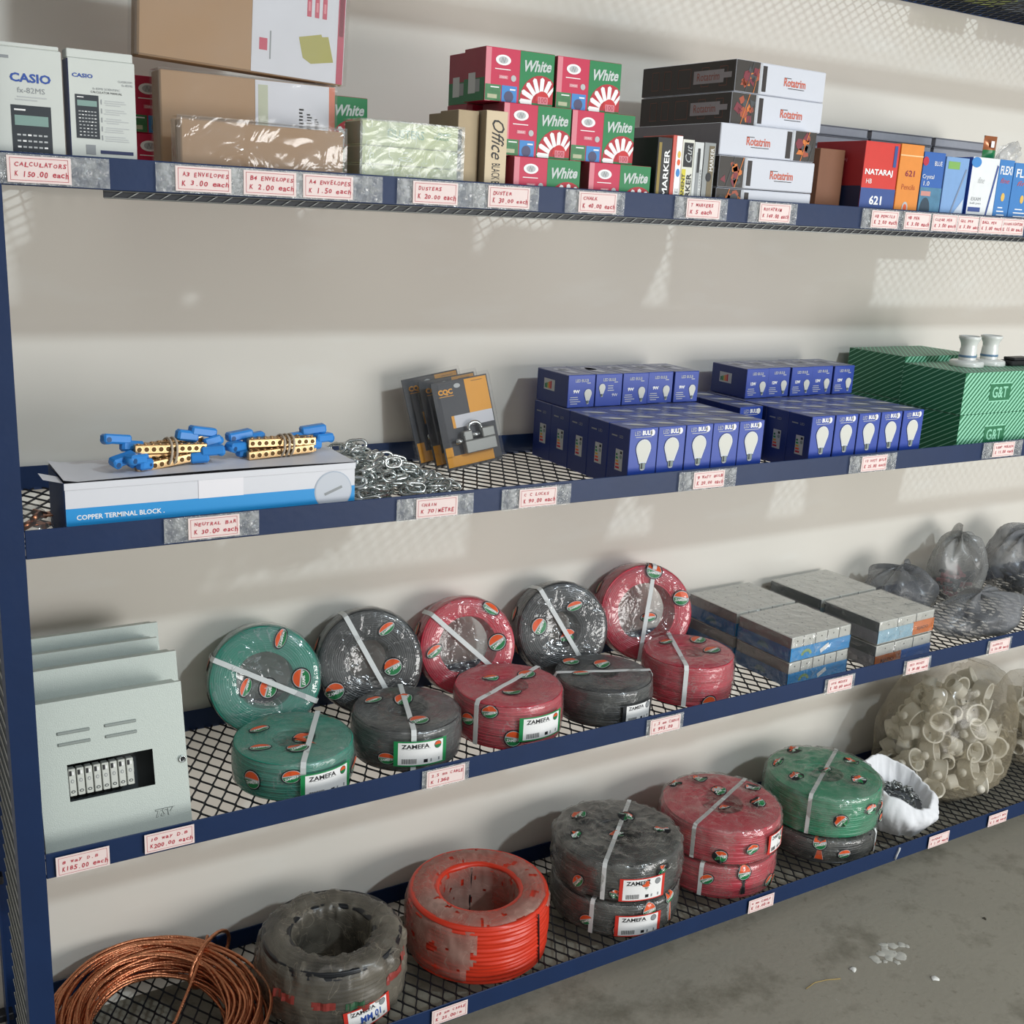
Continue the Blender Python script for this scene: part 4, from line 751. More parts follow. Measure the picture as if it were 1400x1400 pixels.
class Wrap:
    # surface of a film shell: profile polyline in (radius, z), wobbling with angle
    def __init__(s_, prof, amp, seed, folds=0, tilt=0):
        s_.p = prof; s_.amp = amp; s_.seed = seed; s_.folds = folds; s_.tilt = tilt
        L = [0]
        for a, b in zip(prof, prof[1:]): L.append(L[-1] + math.hypot(b[0] - a[0], b[1] - a[1]))
        s_.L = L; s_.T = L[-1]
    def at(s_, t):
        d = t * s_.T
        for i in range(len(s_.L) - 1):
            if d <= s_.L[i + 1] + 1e-9:
                k = (d - s_.L[i]) / max(1e-9, s_.L[i + 1] - s_.L[i]); a, b = s_.p[i], s_.p[i + 1]
                return a[0] + (b[0] - a[0]) * k, a[1] + (b[1] - a[1]) * k, (b[0] - a[0], b[1] - a[1])
        return s_.p[-1][0], s_.p[-1][1], (0, -1)
    def pt(s_, th_, t, off=0):
        r, z, d = s_.at(t); l = math.hypot(*d) or 1; nr, nz = -d[1] / l, d[0] / l
        c, sn = math.cos(th_), math.sin(th_)
        x_, y_ = r * c, r * sn; q_ = .12 / max(p[0] for p in s_.p) 
        n = noise.noise(Vector((x_ * 26 + s_.seed, y_ * 26, z * 24))) * s_.amp + noise.noise(Vector((x_ * 70 + s_.seed, y_ * 70, z * 55))) * s_.amp * .6
        if s_.folds: n += s_.folds * (1 - 2 * abs(noise.noise(Vector((x_ * 48, y_ * 48, s_.seed + z * 10)))))
        n = max(n, 0) + off; r2 = r + nr * n; z2 = z + nz * n
        return Vector((r2 * c, r2 * sn, z2 + s_.tilt * r * c))
    def shell(s_, m, mt, nu=80, nv=34, keep=None): return m.grid(lambda u, v: s_.pt(2 * PI * u, v), nu, nv, mt, closed_u=True, keep=keep)
    def t_top(s_, rad):
        for i in range(len(s_.p) - 1):
            a, b = s_.p[i], s_.p[i + 1]
            if a[0] <= rad <= b[0] and b[0] > a[0]: return (s_.L[i] + (s_.L[i + 1] - s_.L[i]) * (rad - a[0]) / (b[0] - a[0])) / s_.T
        return None
    def t_side(s_, z):
        for i in range(len(s_.p) - 1, 0, -1):
            a, b = s_.p[i - 1], s_.p[i]
            if b[1] <= z <= a[1] and a[1] > b[1] and a[0] > s_.p[0][0] + .05: return (s_.L[i - 1] + (s_.L[i] - s_.L[i - 1]) * (a[1] - z) / (a[1] - b[1])) / s_.T
        return .9
    def map_top(s_, cx, cy, rot=0):
        def f(u, v, l=0):
            x = cx + u * math.cos(rot) - v * math.sin(rot); y = cy + u * math.sin(rot) + v * math.cos(rot); r = math.hypot(x, y); rm = max(p[0] for p in s_.p)
            t = s_.t_top(min(r, rm - .001))
            return s_.pt(math.atan2(y, x), t if t is not None else .3, .0009 + .0003 * l)
        return f
    def map_side(s_, th0, z0, rot=0, R=None):
        Rm = R or max(p[0] for p in s_.p)
        def f(u, v, l=0):
            x = u * math.cos(rot) - v * math.sin(rot); y = u * math.sin(rot) + v * math.cos(rot)
            return s_.pt(th0 + x / Rm, s_.t_side(z0 + y), .0009 + .0003 * l)
        return f
lg_o = mat('logo_orange', '#e05a2b', .4, var=0); lg_g = mat('logo_green', '#1d7a45', .4, var=0)
def logo(m, mp, sc=1.0, squash=1.0):
    R = .0225 * sc
    def g(u, v, l=0): return mp(u, v * squash, l)
    def ring(mt, e, l):
        m.add([g(0, 0, l)] + [g(R * e * math.cos(2 * PI * i / 22), R * e * math.sin(2 * PI * i / 22), l) for i in range(22)], [(0, 1 + i, 1 + (i + 1) % 22) for i in range(22)], mt)
    ring(black, 1.10, 0); ring(lgrey, .97, 1)
    n = 12
    up = [(R * .90 * math.cos(.08 + (PI - .3) * i / n), R * .90 * math.sin(.08 + (PI - .3) * i / n)) for i in range(n + 1)]
    m.add([g(0, R * .16, 2)] + [g(u, v, 2) for u, v in up], [(0, 1 + i, 2 + i) for i in range(n)], lg_o)
    dn = [(R * .90 * math.cos(PI - .02 + (PI - .2) * i / n), R * .90 * math.sin(PI - .02 + (PI - .2) * i / n)) for i in range(n + 1)]
    m.add([g(0, -R * .02, 2)] + [g(u, v, 2) for u, v in dn], [(0, 1 + i, 2 + i) for i in range(n)], lg_g)
    m.text(g, 'ZAMEFA', 0, -R * .22, R * 1.5, R * .36, white_i, 3, rot=.12, bold=.03)
def cable_label(parent, W, th0, z0, border, w_=.098, h_=.050, rot=0, handmark=None):
    m = MB(); R = max(p[0] for p in W.p)
    def mp(u, v, l=0):
        x = u * math.cos(rot) - v * math.sin(rot); y = u * math.sin(rot) + v * math.cos(rot); a = th0 + x / (R + .006)
        return Vector(((R + .0062 + .0002 * l) * math.cos(a), (R + .0062 + .0002 * l) * math.sin(a), z0 + y))
    m.rect(mp, -w_ / 2 - .009, -h_ / 2 - .003, w_ / 2 + .009, h_ / 2 + .003, border, 0, 14, 1); m.rect(mp, -w_ / 2, -h_ / 2, w_ / 2, h_ / 2, white_i, 1, 14, 1)
    m.text(mp, 'ZAMEFA', -w_ * .13, h_ * .33, w_ * .60, h_ * .19, black, 2, bold=.03); m.disc(mp, w_ * .37, h_ * .30, .0085, .0085, mat('seal_dark', '#4b4f50', .5), 2); m.disc(mp, w_ * .37, h_ * .30, .0072, .0072, lg_o if border is green else grey, 3, 0, PI); m.disc(mp, w_ * .37, h_ * .30, .0072, .0072, lg_g if border is green else grey, 3, PI, 2 * PI)
    lines(m, mp, -w_ * .42, -h_ * .12, w_ * .05, h_ * .18, 5, grey, 3, .25); lines(m, mp, w_ * .10, -h_ * .2, w_ * .42, h_ * .12, 5, lgrey, 4, .3); m.rect(mp, -w_ * .43, h_ * .205, w_ * .2, h_ * .215, black, 2, 4, 1)
    barcode(m, mp, -w_ * .42, -h_ * .44, -w_ * .1, -h_ * .22, black, 5); m.rect(mp, w_ * .05, -h_ * .42, w_ * .14, -h_ * .27, black, 2); m.rect(mp, w_ * .2, -h_ * .42, w_ * .42, -h_ * .28, grey, 2)
    if handmark: m.text(mp, handmark, w_ * .05, -h_ * .1, .05, .018, blue_i, 3, bold=.03)
    return m.build('label', parent)
strap_m = mat('white_strap', '#d6dad9', .4, var=.03)
def strap(parent, W, phi, Hh, R, off=0, wd=.0055):
    m = MB(); P = []
    n = 20; y0 = off; rx = math.sqrt(max(1e-6, R * R - off * off))
    for i in range(5): P.append((-rx - .0055, .004 + (Hh - .010) * i / 4))
    for i in range(n + 1): P.append((-rx + 2 * rx * i / n, Hh + .0045 + .0005 * math.sin(i)))
    for i in range(5): P.append((rx + .0055, Hh - .006 - (Hh - .010) * i / 4))
    V = []
    for k, (x, z) in enumerate(P):
        a, b = P[max(0, k - 1)], P[min(len(P) - 1, k + 1)]; dx, dz = b[0] - a[0], b[1] - a[1]; l = math.hypot(dx, dz); nx_, nz_ = -dz / l * .0004, dx / l * .0004
        for sy in (-wd, wd):
            for q in (-1, 1): V.append((x + nx_ * q, y0 + sy, z + nz_ * q))
    c, s1 = math.cos(phi), math.sin(phi); V = [(x * c - y * s1, x * s1 + y * c, z) for x, y, z in V]
    fs = []
    for k in range(len(P) - 1):
        a = k * 4; b = a + 4; fs += [(a, a + 1, b + 1, b), (a + 2, b + 2, b + 3, a + 3), (a, b, b + 2, a + 2), (a + 1, a + 3, b + 3, b + 1)]
    m.add(V, fs, strap_m, False); return m.build('packing_strap', parent)
def roll(name_label, loc, rot, R, r, Hh, cm, d=.0042, seed=0, phi=.6, lab=None, logos_top=(), logos_side=(), haze=None, amp=.0025, group='cable rolls', soff=0, cover_hole=True, fold=0, dome=0, flm=None):
    t = thing('cable_roll', name_label, 'cable roll', loc, rot, group)
    MB().lathe(coil_prof(R, r, Hh, d), 72, cm, wob=.0022, seed=seed).build('cable_coil', t)
    e = .0035
    prof = ([(.0005, Hh - .006 + dome), (r * .7, Hh - .003 + dome)] if cover_hole else [(r * .92, Hh * .35), (r * .97, Hh - .004)]) + [(r + .008, Hh + e + dome * .8), ((R + r) / 2, Hh + e + .001 + dome * .6), (R - .008, Hh + e), (R + e * .6, Hh - .004), (R + e + .001, Hh * .5), (R + e * .6, .006), (R - .012, .001)]
    W = Wrap(prof, amp, seed * 3.7, fold)
    m = MB(); W.shell(m, flm or haze or F_clear, 96, 36)
    for k, (x, y, a) in enumerate(logos_top): logo(m, W.map_top(x * R, y * R, a), .95, .9 if k % 3 else .55)
    for k, (th0, zz, a) in enumerate(logos_side): logo(m, W.map_side(math.radians(th0), zz * Hh, a), .85, 1 if k % 2 else .7)
    wr = m.build('plastic_wrap', t); strap(wr, W, phi, Hh, R, soff)
    if lab: cable_label(wr, W, math.radians(lab[0]), lab[1] * Hh, lab[2], *lab[3:])
    return t
z = s + .0008
F_roll = film('roll_film', .10, '#b9bdbb', gloss=1.9, bump=1.0, bscale=26, rough=.12, crease=.28)
F_rollt = film('roll_film_hazy', .14, '#aeb1ad', gloss=1.5, bump=.9, bscale=24, rough=.2, crease=.28)
roll('teal cable roll lying flat at the left front of the third shelf', (.500, .165, z), (0, 0, 0), .120, .045, .082, teal, seed=1, phi=1.08, lab=(-79, .44, green), soff=-.035, logos_top=((-.45, .45, .2), (.15, -.05, .1), (-.1, -.45, .1), (-.65, -.2, -.2)), logos_side=((-112, .72, .2), (-150, .5, .1), (-35, .4, .4)), haze=F_rollt)
roll('charcoal cable roll lying flat behind the 1360 price tag', (.757, .172, z), (0, 0, 0), .116, .042, .093, gblk, seed=2, phi=1.25, lab=(-101, .52, green), logos_top=((-.45, .5, .2), (.1, .35, .5), (-.05, -.62, .1)), logos_side=((-135, .35, .1), (-20, .6, .3)), haze=F_rollt)
roll('crimson cable roll lying flat, left of the two lying red ones', (1.012, .170, z), (0, 0, 0), .122, .045, .103, redc, seed=3, phi=.45, lab=(-85, .52, green), logos_top=((-.2, .35, .1), (-.15, -.35, .0), (.5, .2, .4)), logos_side=((-165, .55, .3), (-115, .3, -.1), (-140, .85, .2)), haze=F_rollt)
roll('black cable roll lying flat between the two lying red ones', (1.268, .160, z), (0, 0, 0), .115, .03, .090, blk, seed=4, phi=-.35, lab=(-82, .42, mat('label_black_border', '#23262a', .5), .075, .042), logos_top=((-.5, .1, -.2), (.2, .35, .1), (-.35, .7, .1)), logos_side=((-60, .3, .1), (-20, .2, .1)), haze=film('roll_film_thick', .22, '#8f918e', gloss=1.6, bump=.9, bscale=24, rough=.2, crease=.28))
roll('crimson cable roll lying flat beside the 995 price tag', (1.528, .162, z), (0, 0, 0), .112, .04, .103, redc, seed=5, phi=1.1, soff=.03, logos_top=((-.2, .55, .1), (.55, .35, .5), (.45, -.25, .1)), logos_side=((-30, .7, .3), (-100, .12, .1)), haze=F_rollt)
def standing(label, fx, fz, R, Hh, cm, yaw, lean, seed, phi, lt, r=.062, ls=((200, .5, .1), (160, .4, .3)), y=.33, flm=None, spin=0, dome=0):
    la = math.radians(lean); ya = math.radians(yaw); th_ = PI / 2 - la
    n = Vector((math.sin(ya) * math.cos(la), -math.cos(ya) * math.cos(la), math.sin(la)))
    E_ = (Matrix.Rotation(ya, 4, 'Z') @ Matrix.Rotation(th_, 4, 'X') @ Matrix.Rotation(spin, 4, 'Z')).to_euler()
    loc = Vector((fx, y, 0)) - n * Hh; loc.z = s + .001 + (R + .005) * math.cos(la)
    return roll(label, loc, E_, R, r, Hh, cm, seed=seed, phi=phi, logos_top=lt, logos_side=ls, group='cable rolls leaning on the wall', flm=flm or F_roll, dome=dome)
F_shiny = film('shiny_roll_film', .14, '#b9c4c8', gloss=2.6, bump=1.0, bscale=22, rough=.1, crease=.28)
standing('teal cable roll standing against the wall, leftmost of the upright rolls', .497, 0, .117, .085, teal, -14, 16, 11, -.45, ((-.35, -.1, 1.2), (.05, -.15, 1.3), (.65, .0, 1.5), (.3, .75, 1.2)), flm=F_shiny)
standing('black cable roll standing against the wall behind the charcoal roll', .742, 0, .118, .085, blk, -14, 16, 12, -1.1, ((.32, .62, .6), (.42, -.12, .5), (-.7, -.5, .2)), r=.05)
standing('crimson cable roll standing against the wall, left of the two upright red ones', .992, 0, .115, .085, redc, -14, 16, 13, -.75, ((-.72, -.05, .6), (.62, .05, .6), (-.1, -.68, .3), (.5, .75, -.6)), r=.072)
standing('black cable roll standing against the wall between the two upright red ones', 1.262, 0, .116, .085, blk, -16, 16, 14, -1.05, ((.25, .5, .3), (.1, -.15, .3), (-.55, .1, 1.0)), r=.045)
standing('crimson cable roll standing against the wall, rightmost of the upright rolls', 1.520, 0, .123, .095, redc, -20, 14, 15, 1.4, ((.05, -.1, .1), (.75, .3, -.1), (.15, .88, -.3)), r=.078, ls=((200, .5, .1), (175, .7, .5), (150, .3, .2)))

# packs of galvanised boxes
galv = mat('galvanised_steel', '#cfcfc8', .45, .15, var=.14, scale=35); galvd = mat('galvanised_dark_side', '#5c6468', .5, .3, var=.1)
pk_film = film('pack_film', .07, '#c9ccc8', gloss=2.4, bump=.9, bscale=20, rough=.12, crease=.3)
def metal_pack(loc, rz, w_, d_, h_, style, label, group, nb=5, hol=False):
    t = thing('metal_box_pack', label, 'metal box pack', loc, (0, 0, rz), group)
    for k in range(nb):
        x0 = w_ * k / nb; x1 = w_ * (k + 1) / nb - .001
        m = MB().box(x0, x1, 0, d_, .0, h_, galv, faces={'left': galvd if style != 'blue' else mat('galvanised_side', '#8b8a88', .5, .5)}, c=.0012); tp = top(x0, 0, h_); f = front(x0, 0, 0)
        for q in range(4): m.disc(tp, (x1 - x0) * .5, d_ * (.12 + .25 * q), .0026, .0026, black, 1, n=8)
        m.disc(f, (x1 - x0) * .5, h_ * .82, .002, .002, black, 1, n=8); m.build('metal_box', t)
    m = MB(); bh = h_ * .56; f = front(0, -.0012, 0); l_ = left(-.0012, d_, 0)
    if style == 'blue':
        m.rect(f, 0, 0, w_, bh, mat('band_blue', '#2e93d2', .45, var=.05), 0); m.rect(l_, 0, 0, d_, bh, mat('band_blue_side', '#2a6ea6', .5, var=.05), 0)
        m.disc(f, w_ * .26, bh * .30, .020, .016, mat('band_logo_olive', '#8fa86a', .5), 1, 0, PI); m.disc(f, w_ * .26, bh * .30, .011, .008, mat('band_blue', '#2e93d2'), 2, 0, PI)
        m.rect(frame(f(w_ * .56, bh * .5, 0), (1, 0, .45), (-.45, 0, 1)), -.017, -.006, .017, .006, white_i, 2); m.text(f, 'STEEL BOX', w_ * .84, bh * .62, .045, .006, sky, 1); m.text(f, '3x6', w_ * .80, bh * .4, .02, .006, sky, 1)
        m.disc(l_, d_ * .5, bh * .3, .02, .016, mat('band_logo_dim', '#4d7f8f', .5), 1, 0, PI)
    elif style == 'orange_right':
        m.rect(f, 0, .004, w_ * .62, bh + .004, mat('band_pale_blue', '#9cc0d2', .4, var=.05), 0); m.rect(f, w_ * .62, .004, w_, bh + .006, mat('band_orange', '#d9772f', .45), 0); m.text(f, 'RJADO', w_ * .80, bh * .55, .048, .012, mat('band_rust_ink', '#8b4520', .5), 1, bold=.04); m.rect(l_, 0, .002, d_, bh, mat('band_grey_mauve', '#8a8b92', .5, var=.05), 0)
    else:
        m.rect(f, 0, .0, w_ * .46, bh, mat('band_orange_deep', '#b5622c', .45), 0); m.text(f, 'RJADO', w_ * .22, bh * .5, .055, .012, mat('band_rust_dark', '#5f3220', .5), 1, bold=.04); m.rect(f, w_ * .46, .0, w_, bh, mat('band_royal_blue', '#2c63b0', .45, var=.1), 0); m.rect(l_, 0, 0, d_, bh, mat('band_grey_mauve', '#8a8b92'), 0)
    m.build('paper_band', t)
    W_ = MB(); 
    def sh(u, v):
        a = u * (2 * w_ + 2 * d_); n = .003 + .007 * abs(noise.noise(Vector((a * 16 + loc[0] * 9, v * 4, loc[2] * 30)))); e = n
        if a < w_: return (a, -e, h_ * v)
        a -= w_
        if a < d_: return (w_ + e, a, h_ * v)
        a -= d_
        if a < w_: return (w_ - a, d_ + e * .3, h_ * v)
        a -= w_; return (-e, d_ - a, h_ * v)
    W_.grid(sh, 96, 10, pk_film); W_.grid(lambda u, v: (w_ * u, d_ * v, h_ + .0012 + .0012 * abs(noise.noise(Vector((u * 9, v * 9, loc[0]))))), 16, 16, pk_film)
    W_.build('plastic_wrap', t); return t
ra = math.radians
ph_ = .0655
for r in range(2):
    lv = ['lower', 'upper'][r]
    metal_pack((1.775, .060, s + .001 + r * (ph_ + .0030)), ra(3), .225, .185, ph_ - .001, 'blue', '%s front pack of galvanised boxes with a bright blue band' % lv, 'blue-banded metal box packs')
    metal_pack((1.768, .258, s + .001 + r * (ph_ + .0030)), ra(3), .225, .180, ph_ - .001, 'blue', '%s rear pack of galvanised boxes with a blue band, in the left group' % lv, 'blue-banded metal box packs')
    metal_pack((2.082, .050, s + .001 + r * (ph_ + .0030)), ra(3), .235, .185, ph_ - .001, ['orange_left', 'orange_right'][r], ['lower front pack of galvanised boxes with an orange and royal blue band', 'upper front pack of galvanised boxes with a pale blue and orange band'][r], 'orange-banded metal box packs', 3)
    metal_pack((2.072, .250, s + .001 + r * (ph_ + .0030)), ra(3), .235, .190, ph_ - .001, 'orange_right', '%s rear pack of plain galvanised boxes, in the right group' % lv, 'orange-banded metal box packs', 3)

# grey plastic bags with clips
bagf = film('grey_bag_film', .52, '#85878a', .3, .8, .7, 10, .3); bagf2 = film('pale_bag_film', .5, '#a4a5a3', .25, .8, .7, 10, .3)
pinkp = mat('dusky_pink_plastic', '#a8636b', .5, var=.2, scale=30); dkp = mat('dark_grey_plastic', '#3a3f48', .5, var=.2, scale=40)
def bag(loc, rx_, ry_, rz_, rot, label, cm, mt, seed):
    t = thing('bag_of_clips', label, 'plastic bag', loc, (0, 0, rot), 'grey plastic bags of clips'); rnd = random.Random(seed)
    m = MB()
    for k in range(26):
        a = rnd.random() * 2 * PI; q = rnd.random() ** .5 * .6; x, y = q * rx_ * math.cos(a), q * ry_ * math.sin(a); z_ = .012 + rz_ * .55 * rnd.random() * (1 - q * .7); an = rnd.random() * 3
        M = Matrix.Translation((x, y, z_)) @ Matrix.Rotation(an, 4, 'Z') @ Matrix.Rotation(rnd.uniform(-.5, .5), 4, 'Y'); m.box(-.022, .022, -.006, .006, -.005, .005, cm if k % 3 else dkp, M=M, c=.002)
    tag(m.build('clips', t), kind='stuff')
    def fn(u, v):
        a = 2 * PI * u; ph2 = PI * v; c, sn = math.cos(a), math.sin(a)
        sp_ = abs(math.sin(ph2)) ** .7; n = 1 + .34 * noise.noise(Vector((c * 1.6 + seed, sn * 1.6, v * 3))) + .12 * abs(noise.noise(Vector((c * 6 + seed, sn * 6, v * 7))))
        z_ = rz_ * (.5 + .5 * math.cos(ph2)) * (1 + .25 * noise.noise(Vector((c * 3, sn * 3, seed + v)))) + .015 * math.cos(ph2 * .5) * max(0, noise.noise(Vector((c * 7, sn * 7, seed))))
        return (rx_ * c * sp_ * n, ry_ * sn * sp_ * n, max(.001, z_))
    MB().grid(fn, 64, 26, mt, closed_u=True, smooth=True).build('bag_film', t); return t
bag((2.49, .325, s + .001), .115, .075, .150, -.5, 'grey plastic bag with dark clips right behind the orange-banded packs', dkp, bagf, 3)
bag((2.60, .125, s + .001), .175, .088, .115, .1, 'grey plastic bag lying nearest the shelf edge right of the metal packs', dkp, bagf, 5)
bag((2.77, .345, s + .001), .11, .075, .215, .2, 'pale upright plastic bag against the wall with pink pieces inside', pinkp, bagf2, 7)
bag((3.04, .30, s + .001), .13, .10, .20, .0, 'dark grey rounded plastic bag at the right edge of the third shelf', dkp, bagf, 9)
bag((2.97, .11, s + .001), .13, .085, .12, .3, 'grey plastic bag at the front, cut off by the right edge of the picture', pinkp, bagf, 13)

# ------------------------------------------------------------------ bottom shelf
s = M4; z = s + .0008
# bare copper coil
cop2 = mat('copper_wire', '#cf8a66', .34, 1, var=.18, scale=120, bump=.8, bscale=260)
t = thing('copper_wire_coil', 'loose coil of bare stranded copper wire at the left end of the bottom shelf', 'wire coil', (.222, .215, z)); m = MB(); rnd = random.Random(8)
for k in range(48):
    a0 = rnd.random() * 6; rr = .138 + .085 * ((k % 12) + .5) / 12; zz = .008 + .020 * (k // 12); P = []; p1, p2 = rnd.random() * 6, rnd.random() * 6
    for i in range(72):
        a = 2 * PI * i / 72; R_ = rr + .009 * math.sin(a + p1) + .004 * math.sin(3 * a + p2); P.append((R_ * math.cos(a) * 1.0, R_ * math.sin(a) * .98, max(.005, zz + .007 * math.sin(a * 2 + p1) + .006 * math.sin(a + p2)) + .045 * max(0, math.sin(a - .1))))
    m.tube(P, .0037, cop2, 6, closed=True)
m.build('wire_turns', t)
m = MB(); m.tube([(.13 + .06 * math.cos(a) + .02, .14 + .06 * math.cos(a) * .9, .062 + .05 * math.sin(a)) for a in [2 * PI * i / 22 for i in range(22)]], .0045, cop2, 7, closed=True)
m.tube([(.150, .155, .112), (.09, .06, .085), (.03, -.02, .055), (-.04, -.075, .040), (-.10, -.13, .03)], .0034, cop2, 7); m.tube([(.065, -.055, .05), (.0, -.09, .045), (-.07, -.14, .04)], .0034, cop2, 7).build('binding_wire', t)

F_s4 = film('loose_stack_film', .17, '#a5a69f', gloss=1.6, bump=1.0, bscale=22, rough=.16, crease=.28)
# dusty black ring
def ring_thing(label, loc, R, r, Hh, cm, d, seed): 
    t = thing('cable_ring', label, 'cable ring', loc, (0, 0, 0), 'large unboxed cable rings'); MB().lathe(coil_prof(R, r, Hh, d), 80, cm, wob=.003, seed=seed).build('cable_coil', t); return t
t = ring_thing('big black cable ring in dusty plastic at the left of the bottom shelf', (.608, .215, z), .155, .092, .150, blk, .010, 21)
Hh, R, r = .150, .155, .092
prof = [(r - .003, .01), (r - .006, Hh * .5), (r - .004, Hh - .012), (r + .010, Hh + .004), ((R + r) / 2, Hh + .009), (R - .012, Hh + .003), (R + .004, Hh - .018), (R + .009, Hh * .5), (R + .006, .02), (R - .01, .0015)]
W = Wrap(prof, .006, 6.1, .007); m = MB(); W.shell(m, film('dusty_black_ring_film', .40, '#8b8476', .3, .9, .8, 12, .3), 110, 44)
for th0, zz, wd, hh, c in [(-150, .088, .06, .010, 'r'), (-118, .082, .05, .009, 'r'), (-95, .075, .04, .008, 'g'), (-88, .065, .03, .008, 'r'), (-58, .100, .06, .010, 'r'), (-40, .112, .04, .011, 'r')]:
    m.rect(W.map_side(math.radians(th0), zz), -wd / 2, -hh, wd / 2, hh, mat('faded_red_tape', '#8f3a34', .5, var=.2) if c == 'r' else mat('faded_green_print', '#2f5a3e', .5, var=.2), 0, 8, 2)
m.build('plastic_wrap', t); cable_label(t, W, math.radians(-84), .042, mat('label_red_border', '#d2382c', .45), .095, .048, .12, 'MM 01')
# orange-red ring, torn film
t = ring_thing('big orange-red cable ring with torn dusty plastic on the bottom shelf', (.985, .215, z), .168, .098, .150, oran, .0105, 22)
R, r = .168, .098; prof = [(r - .003, .02), (r - .006, Hh * .5), (r - .002, Hh - .012), (r + .012, Hh + .004), ((R + r) / 2, Hh + .008), (R - .012, Hh + .003), (R + .004, Hh - .018), (R + .009, Hh * .5), (R + .007, .02), (R - .01, .0015)]
W = Wrap(prof, .003, 9.3, .003)
def torn(u, v):
    a = (2 * PI * u); a = a if a < PI else a - 2 * PI; nn = noise.noise(Vector((math.cos(a) * 4, math.sin(a) * 4, v * 6)))
    if -2.15 + .25 * nn < a < -.25 + .2 * nn and v > .57 + .08 * nn: return False
    if noise.noise(Vector((math.cos(a) * 8 + 3, math.sin(a) * 8, v * 14))) > .50: return False
    return True
m = MB(); W.shell(m, film('dusty_torn_film', .58, '#ab8a7e', .35, .5, .6, 16, .3), 150, 60, keep=torn); m.build('plastic_wrap', t)
m = MB(); m.tube([(R * 1.03 * math.cos(-1.15 + .01 * i), R * 1.03 * math.sin(-1.15 + .01 * i), .148 - .14 * i / 9) for i in range(10)], .002, black, 6); m.tube([((r + .004 + .001 * i) * math.cos(1.3), (r - .006) * math.sin(1.3), .02 + .012 * i) for i in range(11)], .002, black, 6); m.build('tie_string', t)

redb = mat('label_red_border', '#d2382c')
def srol(label, x, y, zz, R, r, Hh, cm, seed, **k): return roll(label, (x, y, z + zz), (0, 0, 0), R, r, Hh, cm, d=.0062, seed=seed, amp=k.pop('amp', .006), fold=k.pop('fold', .006), group='stacked cable rolls on the bottom shelf', flm=k.pop('flm', F_s4), **k)
srol('lower black cable roll of the bottom shelf stack beside the orange-red ring', 1.388, .205, 0, .163, .07, .090, blk, 31, amp=.002, fold=.001, lab=(-105, .44, redb, .105, .052), logos_side=((-150, .4, .5), (-95, .8, .2), (-28, .5, 1.2), (-120, .25, .2), (-70, .92, .2)))
srol('upper black cable roll of the bottom shelf stack beside the orange-red ring', 1.388, .208, .0985, .162, .06, .098, blk, 32, phi=.75, lab=(-103, .40, redb, .105, .056), logos_top=((-.7, .15, .6), (-.35, .6, .5), (.35, .25, -.9), (.6, -.35, -.9), (-.1, -.1, .2)), logos_side=((-125, .25, -.1), (-100, .45, .1), (-84, .8, .3), (-20, .6, -.8), (-160, .35, .9)), dome=.004)
srol('lower red cable roll of the middle stack on the bottom shelf', 1.735, .205, 0, .158, .06, .092, redc, 33, amp=.002, fold=.001, logos_side=((-72, .35, .4), (-60, .15, .5), (-140, .6, .5), (-105, .85, .1), (-45, .8, .3)))
srol('upper red cable roll of the middle stack on the bottom shelf', 1.737, .208, .1005, .160, .06, .095, redc, 34, phi=.42, lab=(-70, .5, redb, .06, .05), logos_top=((-.4, .75, .1), (.1, .7, .1), (.15, .25, .1), (-.15, -.25, .1), (.75, .05, .1), (.45, -.4, .2)), logos_side=((-100, .5, .1), (-130, .3, .2), (-60, .6, .1)), dome=.008)
srol('black cable roll at the bottom of the rightmost stack', 2.122, .200, 0, .160, .06, .070, blk, 35, amp=.002, fold=.001, phi=-1.1, logos_side=((-60, .3, .7), (-135, .9, .2), (-110, .5, .1)))
srol('green cable roll on top of the rightmost stack', 2.126, .206, .0785, .162, .055, .118, grnc, 36, phi=.55, logos_top=((-.6, .55, .3), (-.7, .0, .3), (.0, .75, .2), (-.1, -.1, .1), (.6, -.05, -.5), (.2, -.6, .2)), logos_side=((-85, .7, .2), (-65, .55, .1), (-50, .15, .5), (-118, .5, .9), (-30, .4, .5)), dome=.016)

# white sack with fittings
sack = mat('white_sack_fabric', '#dfe1e4', .7, var=.03, bump=.3, bscale=90)
t = thing('white_sack', 'small open white sack of metal saddles beside the green cable roll', 'sack', (2.39, .150, z))
def sf(u, v):
    a = 2 * PI * u; c, sn = math.cos(a), math.sin(a)
    if v < .72: k = v / .72; r_ = .078 + .030 * math.sin(PI * min(1, k * .9 + .06)) + .018 * k; z_ = .001 + .135 * k
    else: k = (v - .72) / .28; r_ = .096 - .020 * k; z_ = .136 - .06 * k
    rim = max(0, 1 - abs(v - .72) / .5); z_ += rim * (.042 * math.sin(a - .35) + .010 * noise.noise(Vector((c * 2.2, sn * 2.2, 5)))); f_ = 1 + .07 * noise.noise(Vector((c * 2.6, sn * 2.6, v * 2.5))) + .16 * abs(noise.noise(Vector((c * 6 + z_ * 3, sn * 6, v * 1.6 + 4))))
    return (r_ * c * f_, r_ * sn * f_, max(.001, z_))
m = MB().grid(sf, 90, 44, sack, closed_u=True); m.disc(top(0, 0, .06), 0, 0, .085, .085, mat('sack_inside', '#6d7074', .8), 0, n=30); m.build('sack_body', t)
cl = MB(); P = [(-.020, 0, .0)] + [(-.010, 0, 0)] + [(.010 * -math.cos(a), 0, .012 * math.sin(a)) for a in [PI * i / 8 for i in range(9)]] + [(.020, 0, 0)]
